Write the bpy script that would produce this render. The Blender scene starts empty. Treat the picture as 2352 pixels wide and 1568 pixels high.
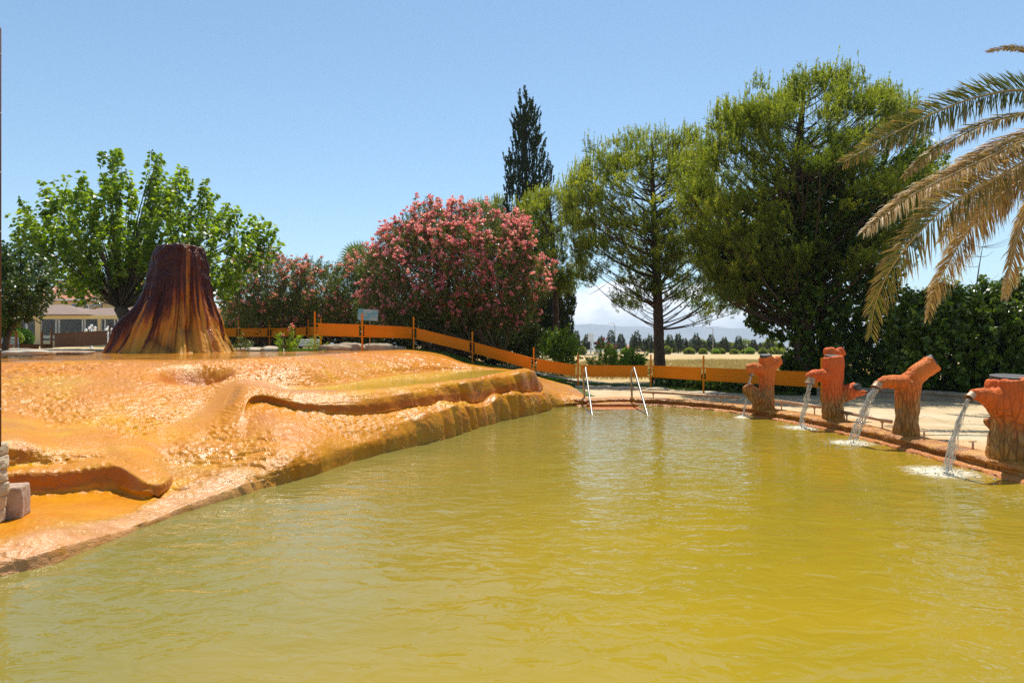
import bpy, math
import numpy as np
from math import radians as R, pi, sin, cos
from mathutils import Vector

scene = bpy.context.scene
C = scene.collection

# ------------------------------------------------------------------ camera
EYE = 1.6
cam_d = bpy.data.cameras.new("camera")
cam = bpy.data.objects.new("camera", cam_d)
C.objects.link(cam)
cam.location = (0, 0, EYE)
cam.rotation_euler = (R(90), 0, 0)
cam_d.sensor_width = 36
cam_d.lens = 24
cam_d.shift_y = 8 / 2352
cam_d.clip_start = 0.05
cam_d.clip_end = 30000
scene.camera = cam
scene.render.resolution_x = 1024
scene.render.resolution_y = 682

# ------------------------------------------------------------------ light
SUN_EL = R(64)
SUN_AZ = R(10)          # clockwise from +Y
world = bpy.data.worlds.new("World")
scene.world = world
world.use_nodes = True
wn = world.node_tree
for n in list(wn.nodes):
    wn.nodes.remove(n)


def wnode(t, **k):
    n = wn.nodes.new(t)
    for a, b in k.items():
        setattr(n, a, b)
    return n


sky = wnode('ShaderNodeTexSky', sky_type='NISHITA')
sky.sun_disc = False
sky.sun_elevation = SUN_EL
sky.sun_rotation = SUN_AZ
sky.altitude = 400
sky.air_density = 1.0
sky.dust_density = 0.2
sky.ozone_density = 1.6
bg = wnode('ShaderNodeBackground')
bg.inputs['Strength'].default_value = 0.104
out = wnode('ShaderNodeOutputWorld')
# clouds low over the mountains
tc = wnode('ShaderNodeTexCoord')
sep = wnode('ShaderNodeSeparateXYZ')
wn.links.new(tc.outputs['Generated'], sep.inputs[0])
mp = wnode('ShaderNodeMapping')
mp.inputs['Scale'].default_value = (11, 11, 20)
wn.links.new(tc.outputs['Generated'], mp.inputs[0])
nz = wnode('ShaderNodeTexNoise')
nz.inputs['Scale'].default_value = 1.0
nz.inputs['Detail'].default_value = 8
nz.inputs['Roughness'].default_value = 0.55
wn.links.new(mp.outputs[0], nz.inputs['Vector'])


def wmath(op, a, b=None, c=None, clamp=False):
    n = wnode('ShaderNodeMath', operation=op, use_clamp=clamp)
    for i, v in enumerate((a, b, c)):
        if v is None:
            continue
        if isinstance(v, (int, float)):
            n.inputs[i].default_value = v
        else:
            wn.links.new(v, n.inputs[i])
    return n.outputs[0]


# cloud top height varies with azimuth: density = noise - (z - base)*k
az = wmath('ARCTAN2', sep.outputs[0], sep.outputs[1])
azm = wmath('SUBTRACT', 1.0, wmath('MULTIPLY', wmath('ABSOLUTE', wmath('SUBTRACT', az, 0.17)), 4.2), clamp=True)
hz = wmath('MULTIPLY', wmath('SUBTRACT', sep.outputs[2], 0.078), 10.0)
dn = wmath('SUBTRACT', wmath('ADD', wmath('MULTIPLY', nz.outputs[0], 1.9), wmath('MULTIPLY', azm, 0.30)), wmath('ADD', hz, 1.13))
cl = wmath('MULTIPLY', dn, 9.0, clamp=True)
low = wmath('MULTIPLY', wmath('ADD', sep.outputs[2], 0.0), 40.0, clamp=True)
cl = wmath('MULTIPLY', cl, low)
cl = wmath('MULTIPLY', cl, 0.9)
mix = wnode('ShaderNodeMixRGB')
tint = wnode('ShaderNodeMixRGB', blend_type='MULTIPLY')
tint.inputs[0].default_value = 1.0
wn.links.new(sky.outputs[0], tint.inputs[1])
tint.inputs[2].default_value = (0.92, 1.035, 1.01, 1)
wn.links.new(cl, mix.inputs[0])
wn.links.new(tint.outputs[0], mix.inputs[1])
nz2 = wnode('ShaderNodeTexNoise')
nz2.inputs['Scale'].default_value = 2.3
nz2.inputs['Detail'].default_value = 7
wn.links.new(mp.outputs[0], nz2.inputs['Vector'])
cr_ = wnode('ShaderNodeValToRGB')
cr_.color_ramp.elements[0].position = 0.38
cr_.color_ramp.elements[0].color = (8.2, 8.5, 9.0, 1)
cr_.color_ramp.elements[1].position = 0.62
cr_.color_ramp.elements[1].color = (12.5, 12.3, 12.2, 1)
wn.links.new(nz2.outputs[0], cr_.inputs[0])
wn.links.new(cr_.outputs[0], mix.inputs[2])
wn.links.new(mix.outputs[0], bg.inputs[0])
wn.links.new(bg.outputs[0], out.inputs[0])

sun_d = bpy.data.lights.new("sun", 'SUN')
sun_d.energy = 4.3
sun_d.angle = R(0.5)
sun_d.color = (1.0, 0.95, 0.86)
sun = bpy.data.objects.new("sun", sun_d)
C.objects.link(sun)
sd = Vector((sin(SUN_AZ) * cos(SUN_EL), cos(SUN_AZ) * cos(SUN_EL), sin(SUN_EL)))
sun.rotation_euler = (-sd).to_track_quat('-Z', 'Y').to_euler()
sun.location = (0, 0, 60)

vs = scene.view_settings
scene.display_settings.display_device = 'sRGB'
vs.view_transform = 'Standard'
vs.look = 'None'
vs.exposure = 0.53
vs.gamma = 1.0
scene.cycles.use_denoising = False
scene.cycles.use_adaptive_sampling = False

# ------------------------------------------------------------------ helpers
F = 1568.0


def W(px, py, d):
    return np.array(((px - 1176) / F * d, d, EYE - (py - 792) * d / F))


def Wz(px, py, z):
    d = (EYE - z) * F / (py - 792)
    return np.array(((px - 1176) / F * d, d, z))


rng0 = np.random.default_rng(7)


def _hash(i, j, k, s):
    h = (i * 374761393 + j * 668265263 + k * 2147483647 + s * 1274126177) & 0xffffffff
    h = ((h ^ (h >> 13)) * 1274126177) & 0xffffffff
    h = (h ^ (h >> 16)) & 0xffffffff
    return h.astype(np.float64) / 4294967295.0 * 2 - 1


def vnoise(p, seed=0):
    p = np.asarray(p, dtype=np.float64)
    i = np.floor(p).astype(np.int64)
    f = p - i
    u = f * f * f * (f * (f * 6 - 15) + 10)
    r = np.zeros(len(p))
    for dx in (0, 1):
        wx = u[:, 0] if dx else 1 - u[:, 0]
        for dy in (0, 1):
            wy = u[:, 1] if dy else 1 - u[:, 1]
            for dz in (0, 1):
                wz = u[:, 2] if dz else 1 - u[:, 2]
                r += wx * wy * wz * _hash(i[:, 0] + dx, i[:, 1] + dy, i[:, 2] + dz, seed)
    return r


def fbm(p, o=4, seed=0, g=0.5):
    p = np.asarray(p, dtype=np.float64)
    a, t, r = 1.0, 0.0, 0
    for k in range(o):
        r = r + a * vnoise(p * (2 ** k) + 17.3 * k, seed + k)
        t += a
        a *= g
    return r / t


def mesh_np(name, v, f, mat=None, parent=None, tone=None, smooth=False):
    """v (N,3), f (M,k) equal sized faces; one linked mesh object"""
    v = np.ascontiguousarray(v, dtype=np.float32)
    f = np.ascontiguousarray(f, dtype=np.int32)
    me = bpy.data.meshes.new(name)
    m, k = f.shape
    me.vertices.add(len(v))
    me.vertices.foreach_set('co', v.ravel())
    me.loops.add(m * k)
    me.loops.foreach_set('vertex_index', f.ravel())
    me.polygons.add(m)
    me.polygons.foreach_set('loop_start', np.arange(0, m * k, k, dtype=np.int32))
    me.update(calc_edges=True)
    if smooth:
        me.polygons.foreach_set('use_smooth', np.ones(m, dtype=bool))
    if tone is not None:
        a = me.attributes.new('tone', 'FLOAT', 'FACE')
        a.data.foreach_set('value', np.ascontiguousarray(tone, dtype=np.float32))
    if mat:
        me.materials.append(mat)
    o = bpy.data.objects.new(name, me)
    C.objects.link(o)
    if parent:
        o.parent = parent
        o.location = -Vector(parent.location)
    return o


class MB:
    """mesh builder in world coordinates"""

    def __init__(s):
        s.v = []
        s.f = []

    def add(s, vs, fs):
        b = len(s.v)
        s.v += [tuple(map(float, q)) for q in vs]
        s.f += [tuple(b + i for i in q) for q in fs]

    def box(s, lo, hi):
        x0, y0, z0 = lo
        x1, y1, z1 = hi
        s.add([(x0, y0, z0), (x1, y0, z0), (x1, y1, z0), (x0, y1, z0), (x0, y0, z1), (x1, y0, z1), (x1, y1, z1), (x0, y1, z1)],
              [(0, 3, 2, 1), (4, 5, 6, 7), (0, 1, 5, 4), (1, 2, 6, 5), (2, 3, 7, 6), (3, 0, 4, 7)])

    def beam(s, a, b, t, z0a, z1a, z0b, z1b):
        """upright plank between plan points a,b with thickness t"""
        ax, ay = a
        bx, by = b
        dx, dy = bx - ax, by - ay
        L = math.hypot(dx, dy)
        nx, ny = -dy / L * t / 2, dx / L * t / 2
        s.add([(ax - nx, ay - ny, z0a), (bx - nx, by - ny, z0b), (bx + nx, by + ny, z0b), (ax + nx, ay + ny, z0a),
               (ax - nx, ay - ny, z1a), (bx - nx, by - ny, z1b), (bx + nx, by + ny, z1b), (ax + nx, ay + ny, z1a)],
              [(0, 3, 2, 1), (4, 5, 6, 7), (0, 1, 5, 4), (1, 2, 6, 5), (2, 3, 7, 6), (3, 0, 4, 7)])

    def tube(s, pts, rad, n=8, cap=True):
        pts = [np.array(p, dtype=float) for p in pts]
        if isinstance(rad, (int, float)):
            rad = [rad] * len(pts)
        m = len(pts)
        T = []
        for i in range(m):
            t = pts[min(i + 1, m - 1)] - pts[max(i - 1, 0)]
            T.append(t / (np.linalg.norm(t) + 1e-9))
        up = np.array((0, 0, 1.0)) if abs(T[0][2]) < 0.9 else np.array((1.0, 0, 0))
        u = np.cross(T[0], up)
        u /= np.linalg.norm(u)
        vs, fs = [], []
        for i in range(m):
            u = u - T[i] * np.dot(u, T[i])
            u /= np.linalg.norm(u) + 1e-9
            w = np.cross(T[i], u)
            for k in range(n):
                a = 2 * pi * k / n
                vs.append(pts[i] + rad[i] * (cos(a) * u + sin(a) * w))
        for i in range(m - 1):
            for k in range(n):
                k2 = (k + 1) % n
                fs.append((i * n + k, i * n + k2, (i + 1) * n + k2, (i + 1) * n + k))
        if cap:
            fs.append(tuple(range(n - 1, -1, -1)))
            fs.append(tuple((m - 1) * n + k for k in range(n)))
        s.add(vs, fs)

    def sphere(s, c, r, n=10, sc=(1, 1, 1)):
        vs, fs = [], []
        h = n // 2
        for i in range(h + 1):
            a = pi * i / h
            for k in range(n):
                b = 2 * pi * k / n
                vs.append((c[0] + r * sc[0] * sin(a) * cos(b), c[1] + r * sc[1] * sin(a) * sin(b), c[2] + r * sc[2] * cos(a)))
        for i in range(h):
            for k in range(n):
                k2 = (k + 1) % n
                fs.append((i * n + k, (i + 1) * n + k, (i + 1) * n + k2, i * n + k2))
        s.add(vs, fs)

    def build(s, name, mat, parent=None, smooth=False, bevel=0):
        me = bpy.data.meshes.new(name)
        me.from_pydata(s.v, [], s.f)
        me.materials.append(mat)
        if smooth:
            me.polygons.foreach_set('use_smooth', [True] * len(me.polygons))
        o = bpy.data.objects.new(name, me)
        C.objects.link(o)
        if parent:
            o.parent = parent
            o.location = -Vector(parent.location)
        if bevel:
            b = o.modifiers.new('bevel', 'BEVEL')
            b.width = bevel
            b.segments = 2
            b.limit_method = 'ANGLE'
        return o


def tag(o, label, cat, group=None, kind=None):
    if label:
        o['label'] = label
    if cat:
        o['category'] = cat
    if group:
        o['group'] = group
    if kind:
        o['kind'] = kind
    return o


def thing(name, loc, label, cat, group=None):
    o = bpy.data.objects.new(name, None)
    o.empty_display_size = 0.2
    o.location = [float(a) for a in loc]
    C.objects.link(o)
    return tag(o, label, cat, group)


def structure(o, label=None):
    o['kind'] = 'structure'
    return o


# ---------------------------------------------------------------- materials
class NT:
    def __init__(s, name):
        s.m = bpy.data.materials.new(name)
        s.m.use_nodes = True
        s.t = s.m.node_tree
        s.b = s.t.nodes['Principled BSDF']
        s.out = s.t.nodes['Material Output']

    def n(s, t, **k):
        x = s.t.nodes.new(t)
        for a, b in k.items():
            setattr(x, a, b)
        return x

    def l(s, a, b):
        s.t.links.new(a, b)

    def coord(s, scale=(1, 1, 1), kind='Object'):
        tc = s.n('ShaderNodeTexCoord')
        mp = s.n('ShaderNodeMapping')
        mp.inputs['Scale'].default_value = scale
        s.l(tc.outputs[kind], mp.inputs[0])
        return mp.outputs[0]

    def noise(s, vec, scale, detail=4, rough=0.5, dist=0.0):
        x = s.n('ShaderNodeTexNoise')
        x.inputs['Scale'].default_value = scale
        x.inputs['Detail'].default_value = detail
        x.inputs['Roughness'].default_value = rough
        x.inputs['Distortion'].default_value = dist
        s.l(vec, x.inputs['Vector'])
        return x.outputs[0]

    def ramp(s, fac, stops):
        x = s.n('ShaderNodeValToRGB')
        e = x.color_ramp.elements
        while len(e) < len(stops):
            e.new(0.5)
        for i, (p, c) in enumerate(stops):
            e[i].position = p
            e[i].color = (*c, 1) if len(c) == 3 else c
        s.l(fac, x.inputs[0])
        return x.outputs[0]

    def mixc(s, fac, a, b, mode='MIX'):
        x = s.n('ShaderNodeMixRGB', blend_type=mode)
        for i, v in enumerate((fac, a, b)):
            if isinstance(v, (int, float)):
                x.inputs[i].default_value = v
            elif isinstance(v, tuple):
                x.inputs[i].default_value = (*v, 1)
            else:
                s.l(v, x.inputs[i])
        return x.outputs[0]

    def math(s, op, a, b=None, clamp=False):
        x = s.n('ShaderNodeMath', operation=op, use_clamp=clamp)
        for i, v in enumerate((a, b)):
            if v is None:
                continue
            if isinstance(v, (int, float)):
                x.inputs[i].default_value = v
            else:
                s.l(v, x.inputs[i])
        return x.outputs[0]

    def rng(s, v, a, b, c=0.0, d=1.0):
        x = s.n('ShaderNodeMapRange')
        s.l(v, x.inputs[0])
        for i, q in enumerate((a, b, c, d)):
            x.inputs[i + 1].default_value = q
        return x.outputs[0]

    def bump(s, h, strength, dist=0.02, normal=None):
        x = s.n('ShaderNodeBump')
        x.inputs['Strength'].default_value = strength
        x.inputs['Distance'].default_value = dist
        s.l(h, x.inputs['Height'])
        if normal:
            s.l(normal, x.inputs['Normal'])
        return x.outputs[0]

    def attr(s, name):
        x = s.n('ShaderNodeAttribute')
        x.attribute_name = name
        return x.outputs['Fac']

    def set(s, col=None, rough=None, normal=None, **k):
        for key, v in (('Base Color', col), ('Roughness', rough), ('Normal', normal), *k.items()):
            if v is None:
                continue
            if isinstance(v, (int, float)):
                s.b.inputs[key].default_value = v
            elif isinstance(v, tuple):
                s.b.inputs[key].default_value = (*v, 1)
            else:
                s.l(v, s.b.inputs[key])
        return s.m


def simple(name, c1, c2, scale, rough=0.6, bump=0.3, bdist=0.01, detail=5, stretch=(1, 1, 1), **k):
    q = NT(name)
    v = q.coord(stretch)
    n = q.noise(v, scale, detail, 0.6)
    col = q.ramp(n, [(0.3, c1), (0.7, c2)])
    nb = q.noise(v, scale * 3, 5, 0.6)
    return q.set(col, rough, q.bump(nb, bump, bdist), **k)


def leafmat(name, stops, trans=0.35, rough=0.45, gloss=0.5, tcol=1.5):
    q = NT(name)
    col = q.ramp(q.attr('tone'), stops)
    q.set(col, rough)
    q.b.inputs['Specular IOR Level'].default_value = gloss
    tr = q.n('ShaderNodeBsdfTranslucent')
    br = q.mixc(1.0, col, (tcol, tcol * 1.05, tcol * 0.6), 'MULTIPLY')
    q.l(br, tr.inputs[0])
    mx = q.n('ShaderNodeMixShader')
    mx.inputs[0].default_value = trans
    q.l(q.b.outputs[0], mx.inputs[1])
    q.l(tr.outputs[0], mx.inputs[2])
    q.l(mx.outputs[0], q.out.inputs[0])
    return q.m


IMPACTS = [(W(1707, 956, 15.0), 0.55), (W(1838, 979, 13.2), 0.85), (W(1955, 1011, 11.2), 0.9), (W(2160, 1082, 8.6), 1.05)]


def water_mat():
    q = NT('murky_spring_water')
    v = q.coord()
    n = q.noise(v, 0.23, 3, 0.5, 0.6)
    col = q.ramp(n, [(0.3, (0.26, 0.20, 0.020)), (0.5, (0.325, 0.225, 0.014)), (0.75, (0.385, 0.25, 0.012))])
    # colour shift: olive grey towards the terrace on the left, gold to the right
    sx = q.n('ShaderNodeSeparateXYZ')
    q.l(v, sx.inputs[0])
    left = q.rng(q.math('ADD', sx.outputs[0], q.math('MULTIPLY', sx.outputs[1], -0.32)), -5.2, -0.6, 1, 0)
    col = q.mixc(q.math('MULTIPLY', left, 0.75), col, (0.175, 0.16, 0.05))
    far = q.rng(sx.outputs[1], 9.0, 17.0, 0, 1)
    col = q.mixc(q.math('MULTIPLY', far, 0.6), col, (0.22, 0.185, 0.035))
    # foam
    foam = None
    geo_v = v
    for (p, r) in IMPACTS:
        d = q.n('ShaderNodeVectorMath', operation='DISTANCE')
        q.l(geo_v, d.inputs[0])
        d.inputs[1].default_value = (p[0], p[1], 0)
        a = q.rng(d.outputs['Value'], 0.02, r * 0.9, 1, 0)
        b = q.rng(d.outputs['Value'], 0.1, r * 2.9, 0.40, 0)
        m = q.math('MAXIMUM', a, b)
        foam = m if foam is None else q.math('MAXIMUM', foam, m)
    side = q.rng(sx.outputs[0], 3.6, 5.2, 0, 0.50)
    near = q.rng(sx.outputs[1], 9.8, 7.0, 0, 1)
    foam = q.math('MAXIMUM', foam, q.math('MULTIPLY', side, near))
    vs_ = q.coord((1, 1.6, 1))
    fn = q.noise(vs_, 6.5, 8, 0.78, 1.6)
    fm = q.rng(q.math('ADD', q.math('MULTIPLY', foam, 0.60), fn), 0.80, 0.97, 0, 1)
    fn2 = q.noise(v, 40, 3, 0.6)
    fm = q.math('MULTIPLY', fm, q.rng(fn2, 0.3, 0.6, 0.35, 1), True)
    col = q.mixc(q.math('MULTIPLY', fm, 0.9), col, (0.80, 0.76, 0.62))
    h1 = q.noise(q.coord((1, 1.6, 1)), 3.4, 3, 0.45, 0.9)
    h2 = q.noise(v, 16, 3, 0.5, 0.3)
    h = q.math('ADD', h1, q.math('MULTIPLY', h2, 0.10))
    h = q.math('ADD', h, q.math('MULTIPLY', fm, 0.35))
    nrm = q.bump(h, 0.26, 0.07)
    ro = q.math('ADD', q.math('MULTIPLY', fm, 0.5), 0.04)
    q.set(col, ro, nrm)
    q.b.inputs['IOR'].default_value = 1.33
    return q.m


def trav_mat(name='wet_orange_travertine'):
    q = NT(name)
    v = q.coord()
    n1 = q.noise(v, 0.55, 5, 0.6, 0.8)
    n2 = q.noise(v, 2.4, 6, 0.65, 0.5)
    f = q.math('ADD', q.math('MULTIPLY', n1, 0.65), q.math('MULTIPLY', n2, 0.35))
    col = q.ramp(f, [(0.32, (0.50, 0.135, 0.002)), (0.43, (0.60, 0.215, 0.004)), (0.52, (0.62, 0.24, 0.008)),
                     (0.62, (0.64, 0.31, 0.003)), (0.72, (0.57, 0.31, 0.012))])
    # salmon crust on the upper slope
    n3 = q.noise(v, 0.35, 4, 0.6, 0.3)
    sx = q.n('ShaderNodeSeparateXYZ')
    q.l(v, sx.inputs[0])
    hi = q.rng(sx.outputs[2], 0.7, 1.25, 0, 1)
    sal = q.math('MULTIPLY', q.rng(n3, 0.42, 0.58, 0, 1), hi)
    col = q.mixc(q.math('MULTIPLY', sal, 0.75), col, (0.67, 0.23, 0.018))
    # steep faces turn rust red to gold
    ge = q.n('ShaderNodeNewGeometry')
    sn = q.n('ShaderNodeSeparateXYZ')
    q.l(ge.outputs['True Normal'], sn.inputs[0])
    steep = q.attr('msteep')
    strk = q.noise(q.coord((3, 3, 0.5)), 2.0, 5, 0.6)
    fcol = q.ramp(q.noise(q.coord((2, 2, 0.4)), 1.3, 5, 0.65), [(0.35, (0.46, 0.125, 0.002)), (0.5, (0.56, 0.215, 0.004)), (0.65, (0.60, 0.29, 0.012))])
    st = q.math('MULTIPLY', steep, q.rng(strk, 0.3, 0.6, 0.55, 1))
    col = q.mixc(q.math('MULTIPLY', st, 0.95), col, fcol)
    # olive algae just above the water
    n4 = q.noise(v, 1.1, 4, 0.6)
    al = q.math('MULTIPLY', q.rng(sx.outputs[2], 0.42, 0.05, 0, 1), q.rng(n4, 0.4, 0.62, 0, 1))
    col = q.mixc(q.math('MULTIPLY', al, 0.55), col, (0.33, 0.20, 0.02))
    rn = q.noise(v, 3.0, 5, 0.65)
    col = q.mixc(q.math('MULTIPLY', q.attr('basin'), 0.7), col, q.ramp(rn, [(0.35, (0.62, 0.20, 0.004)), (0.65, (0.68, 0.29, 0.008))]))
    col = q.mixc(q.math('MULTIPLY', q.attr('roll'), q.rng(rn, 0.35, 0.5, 0.5, 0.9)), col, q.ramp(rn, [(0.35, (0.46, 0.20, 0.07)), (0.5, (0.62, 0.30, 0.12)), (0.68, (0.66, 0.34, 0.10))]))
    col = q.mixc(q.math('MULTIPLY', q.attr('face'), q.rng(rn, 0.3, 0.6, 0.55, 0.9)), col, (0.46, 0.115, 0.004))
    sp = q.noise(v, 30, 3, 0.6)
    col = q.mixc(q.rng(sp, 0.66, 0.74, 0, 0.45), col, (0.20, 0.07, 0.015))
    # ripples
    vm = q.coord((1, 1, 2.2))
    b1 = q.noise(vm, 26, 4, 0.65, 0.4)
    b2 = q.noise(vm, 85, 3, 0.6, 0.2)
    wv = q.n('ShaderNodeTexWave', wave_type='BANDS', bands_direction='Z', wave_profile='SIN')
    wv.inputs['Scale'].default_value = 14
    wv.inputs['Distortion'].default_value = 9
    wv.inputs['Detail'].default_value = 3
    wv.inputs['Detail Scale'].default_value = 2.2
    q.l(v, wv.inputs['Vector'])
    b0 = q.noise(vm, 9, 3, 0.6, 0.3)
    h = q.math('ADD', q.math('MULTIPLY', b1, 0.85), q.math('MULTIPLY', b2, 0.30))
    h = q.math('ADD', h, q.math('MULTIPLY', wv.outputs['Fac'], 0.16))
    h = q.math('ADD', h, q.math('MULTIPLY', b0, 1.5))
    film = q.attr('film')
    lines = q.noise(q.coord((0.35, 2.2, 1)), 2.2, 4, 0.6)
    film = q.math('MULTIPLY', film, q.rng(lines, 0.40, 0.47, 0, 1))
    hf = q.math('MULTIPLY', h, q.rng(film, 0, 1, 1, 0.05))
    nrm = q.bump(hf, 0.55, 0.014)
    wet = q.noise(v, 1.3, 4, 0.6)
    ro = q.rng(wet, 0.38, 0.62, 0.22, 0.40)
    q.set(col, ro, nrm)
    q.b.inputs['Specular IOR Level'].default_value = 0.05
    glaze = q.rng(q.noise(v, 0.9, 3, 0.6, 0.6), 0.36, 0.56, 0.3, 0.72)
    q.l(q.math('MAXIMUM', glaze, film), q.b.inputs['Coat Weight'])
    q.l(q.rng(film, 0, 1, 0.27, 0.04), q.b.inputs['Coat Roughness'])
    q.b.inputs['Coat IOR'].default_value = 1.42
    q.l(nrm, q.b.inputs['Coat Normal'])
    return q.m


M = {}
M['water'] = water_mat()
M['trav'] = trav_mat()
q = NT('terrace_pool_water')
v = q.coord()
q.set(q.ramp(q.noise(v, 0.8, 3), [(0.3, (0.58, 0.385, 0.045)), (0.7, (0.72, 0.48, 0.075))]), 0.05,
      q.bump(q.noise(v, 9, 3), 0.12, 0.02))
q.b.inputs['IOR'].default_value = 1.33
M['poolwater'] = q.m

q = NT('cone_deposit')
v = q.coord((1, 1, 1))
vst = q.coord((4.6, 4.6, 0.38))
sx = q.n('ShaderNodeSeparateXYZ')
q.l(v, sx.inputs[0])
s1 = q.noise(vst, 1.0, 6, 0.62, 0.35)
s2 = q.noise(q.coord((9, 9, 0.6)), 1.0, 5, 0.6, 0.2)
hh = q.rng(sx.outputs[2], 0.0, 2.2, 0.76, -0.02)  # mineral stain by height, with upper shade and sunlit foot painted in
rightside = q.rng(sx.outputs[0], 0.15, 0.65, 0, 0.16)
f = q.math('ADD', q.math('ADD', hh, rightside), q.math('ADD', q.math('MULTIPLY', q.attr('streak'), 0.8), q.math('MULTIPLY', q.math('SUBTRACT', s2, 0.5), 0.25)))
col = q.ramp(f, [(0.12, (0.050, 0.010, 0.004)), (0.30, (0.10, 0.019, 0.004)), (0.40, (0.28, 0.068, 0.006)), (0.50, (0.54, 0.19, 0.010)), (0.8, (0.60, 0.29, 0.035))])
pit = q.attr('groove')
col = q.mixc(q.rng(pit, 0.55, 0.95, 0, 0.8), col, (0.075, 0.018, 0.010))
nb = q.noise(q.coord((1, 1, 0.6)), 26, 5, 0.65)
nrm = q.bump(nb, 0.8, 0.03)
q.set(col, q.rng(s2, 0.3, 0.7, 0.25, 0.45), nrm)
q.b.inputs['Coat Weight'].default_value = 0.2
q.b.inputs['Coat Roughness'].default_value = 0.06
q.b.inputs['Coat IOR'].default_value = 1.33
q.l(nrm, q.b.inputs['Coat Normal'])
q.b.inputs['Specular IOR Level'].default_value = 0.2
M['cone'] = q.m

# ground: green lawn close by, straw coloured field behind
q = NT('ground_cover')
v = q.coord()
sx = q.n('ShaderNodeSeparateXYZ')
q.l(v, sx.inputs[0])
n1 = q.noise(v, 1.6, 6, 0.65)
n2 = q.noise(v, 0.09, 4, 0.6, 0.5)
n3 = q.noise(q.coord((0.25, 1, 1)), 0.8, 6, 0.75)
green = q.ramp(n1, [(0.3, (0.035, 0.060, 0.008)), (0.55, (0.075, 0.12, 0.015)), (0.75, (0.20, 0.17, 0.06))])
straw = q.ramp(n3, [(0.3, (0.33, 0.22, 0.08)), (0.5, (0.50, 0.35, 0.14)), (0.7, (0.62, 0.46, 0.22))])
far = q.rng(q.math('ADD', sx.outputs[1], q.math('MULTIPLY', n2, 5)), 27.5, 29.5, 0, 1)
col = q.mixc(far, green, straw)
plain = q.rng(sx.outputs[1], 170, 420, 0, 1)
pc = q.ramp(q.noise(v, 0.004, 5, 0.7), [(0.35, (0.10, 0.12, 0.05)), (0.55, (0.30, 0.25, 0.13)), (0.7, (0.14, 0.15, 0.06))])
col = q.mixc(plain, col, pc)
q.set(col, 0.95, q.bump(q.noise(v, 9, 5, 0.7), 0.9, 0.05))
M['ground'] = q.m

# deck
q = NT('stained_concrete')
v = q.coord()
n1 = q.noise(v, 0.9, 6, 0.65, 0.4)
n2 = q.noise(v, 6, 5, 0.7)
base = q.ramp(q.math('ADD', q.math('MULTIPLY', n1, .6), q.math('MULTIPLY', n2, .4)), [(0.3, (0.34, 0.225, 0.10)), (0.47, (0.50, 0.36, 0.18)), (0.62, (0.58, 0.47, 0.29))])
ed = q.rng(q.math('ADD', q.math('MULTIPLY', q.attr('edge'), 0.8), q.math('MULTIPLY', q.math('SUBTRACT', n1, 0.5), 0.9)), 0.0, 0.42, 1, 0)
col = q.mixc(q.math('MULTIPLY', ed, 0.85), base, (0.60, 0.27, 0.06))
cr = q.n('ShaderNodeTexVoronoi', feature='DISTANCE_TO_EDGE')
cr.inputs['Scale'].default_value = 0.42
q.l(v, cr.inputs['Vector'])
col = q.mixc(q.rng(cr.outputs['Distance'], 0.0, 0.008, 0.45, 0), col, (0.16, 0.11, 0.06))
q.set(col, 0.75, q.bump(n2, 0.35, 0.01))
M['deck'] = q.m

q = NT('orange_rim_crust')
v = q.coord()
sx = q.n('ShaderNodeSeparateXYZ')
q.l(v, sx.inputs[0])
n1 = q.noise(q.coord((1, 1, 5)), 2.2, 6, 0.7, 0.5)
col = q.ramp(n1, [(0.3, (0.20, 0.07, 0.015)), (0.45, (0.45, 0.16, 0.02)), (0.6, (0.62, 0.30, 0.05)), (0.72, (0.52, 0.36, 0.15))])
wl = q.rng(sx.outputs[2], 0.0, 0.075, 1, 0)
col = q.mixc(q.math('MULTIPLY', wl, 0.85), col, (0.55, 0.14, 0.012))
nb = q.noise(q.coord((1, 1, 4)), 14, 5, 0.7)
q.set(col, 0.32, q.bump(nb, 0.9, 0.03))
M['rim'] = q.m

M['fence'] = simple('orange_fence_paint', (0.70, 0.20, 0.003), (0.76, 0.235, 0.005), 1.4, 0.5, 0.10, 0.004, **{'Specular IOR Level': 0.1})
M['fence_brown'] = simple('brown_fence_paint', (0.30, 0.085, 0.018), (0.36, 0.11, 0.022), 1.4, 0.5, 0.10, 0.004)
M['steel'] = simple('stainless_steel', (0.26, 0.235, 0.20), (0.36, 0.34, 0.30), 3, 0.26, 0.03, 0.002, Metallic=0.95)
M['rustpipe'] = simple('mineral_stained_pipe', (0.42, 0.22, 0.10), (0.56, 0.38, 0.22), 5, 0.45, 0.3, 0.004, Metallic=0.25)
M['rock'] = simple('grey_tan_rock', (0.27, 0.21, 0.13), (0.46, 0.38, 0.26), 2.6, 0.9, 1.0, 0.06)
M['slab'] = simple('grey_slab_stone', (0.33, 0.28, 0.21), (0.52, 0.46, 0.36), 2.0, 0.85, 0.7, 0.03)
M['pillarstone'] = simple('cream_split_stone', (0.50, 0.37, 0.22), (0.68, 0.56, 0.40), 4, 0.85, 1.0, 0.05)
M['pinkstone'] = simple('rough_pinkish_concrete', (0.36, 0.23, 0.15), (0.52, 0.37, 0.27), 12, 0.95, 1.0, 0.02)
M['darkpole'] = simple('dark_brown_wood', (0.07, 0.022, 0.014), (0.12, 0.04, 0.02), 3, 0.6, 0.3, 0.01)
M['white'] = simple('white_paint', (0.74, 0.74, 0.72), (0.82, 0.82, 0.80), 2, 0.45, 0.05, 0.002)
M['cloth'] = simple('cream_cloth', (0.62, 0.50, 0.34), (0.74, 0.64, 0.47), 4, 0.9, 0.3, 0.02)
M['grey'] = simple('grey_box_paint', (0.40, 0.40, 0.40), (0.52, 0.52, 0.52), 2, 0.5, 0.1, 0.01)
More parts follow.
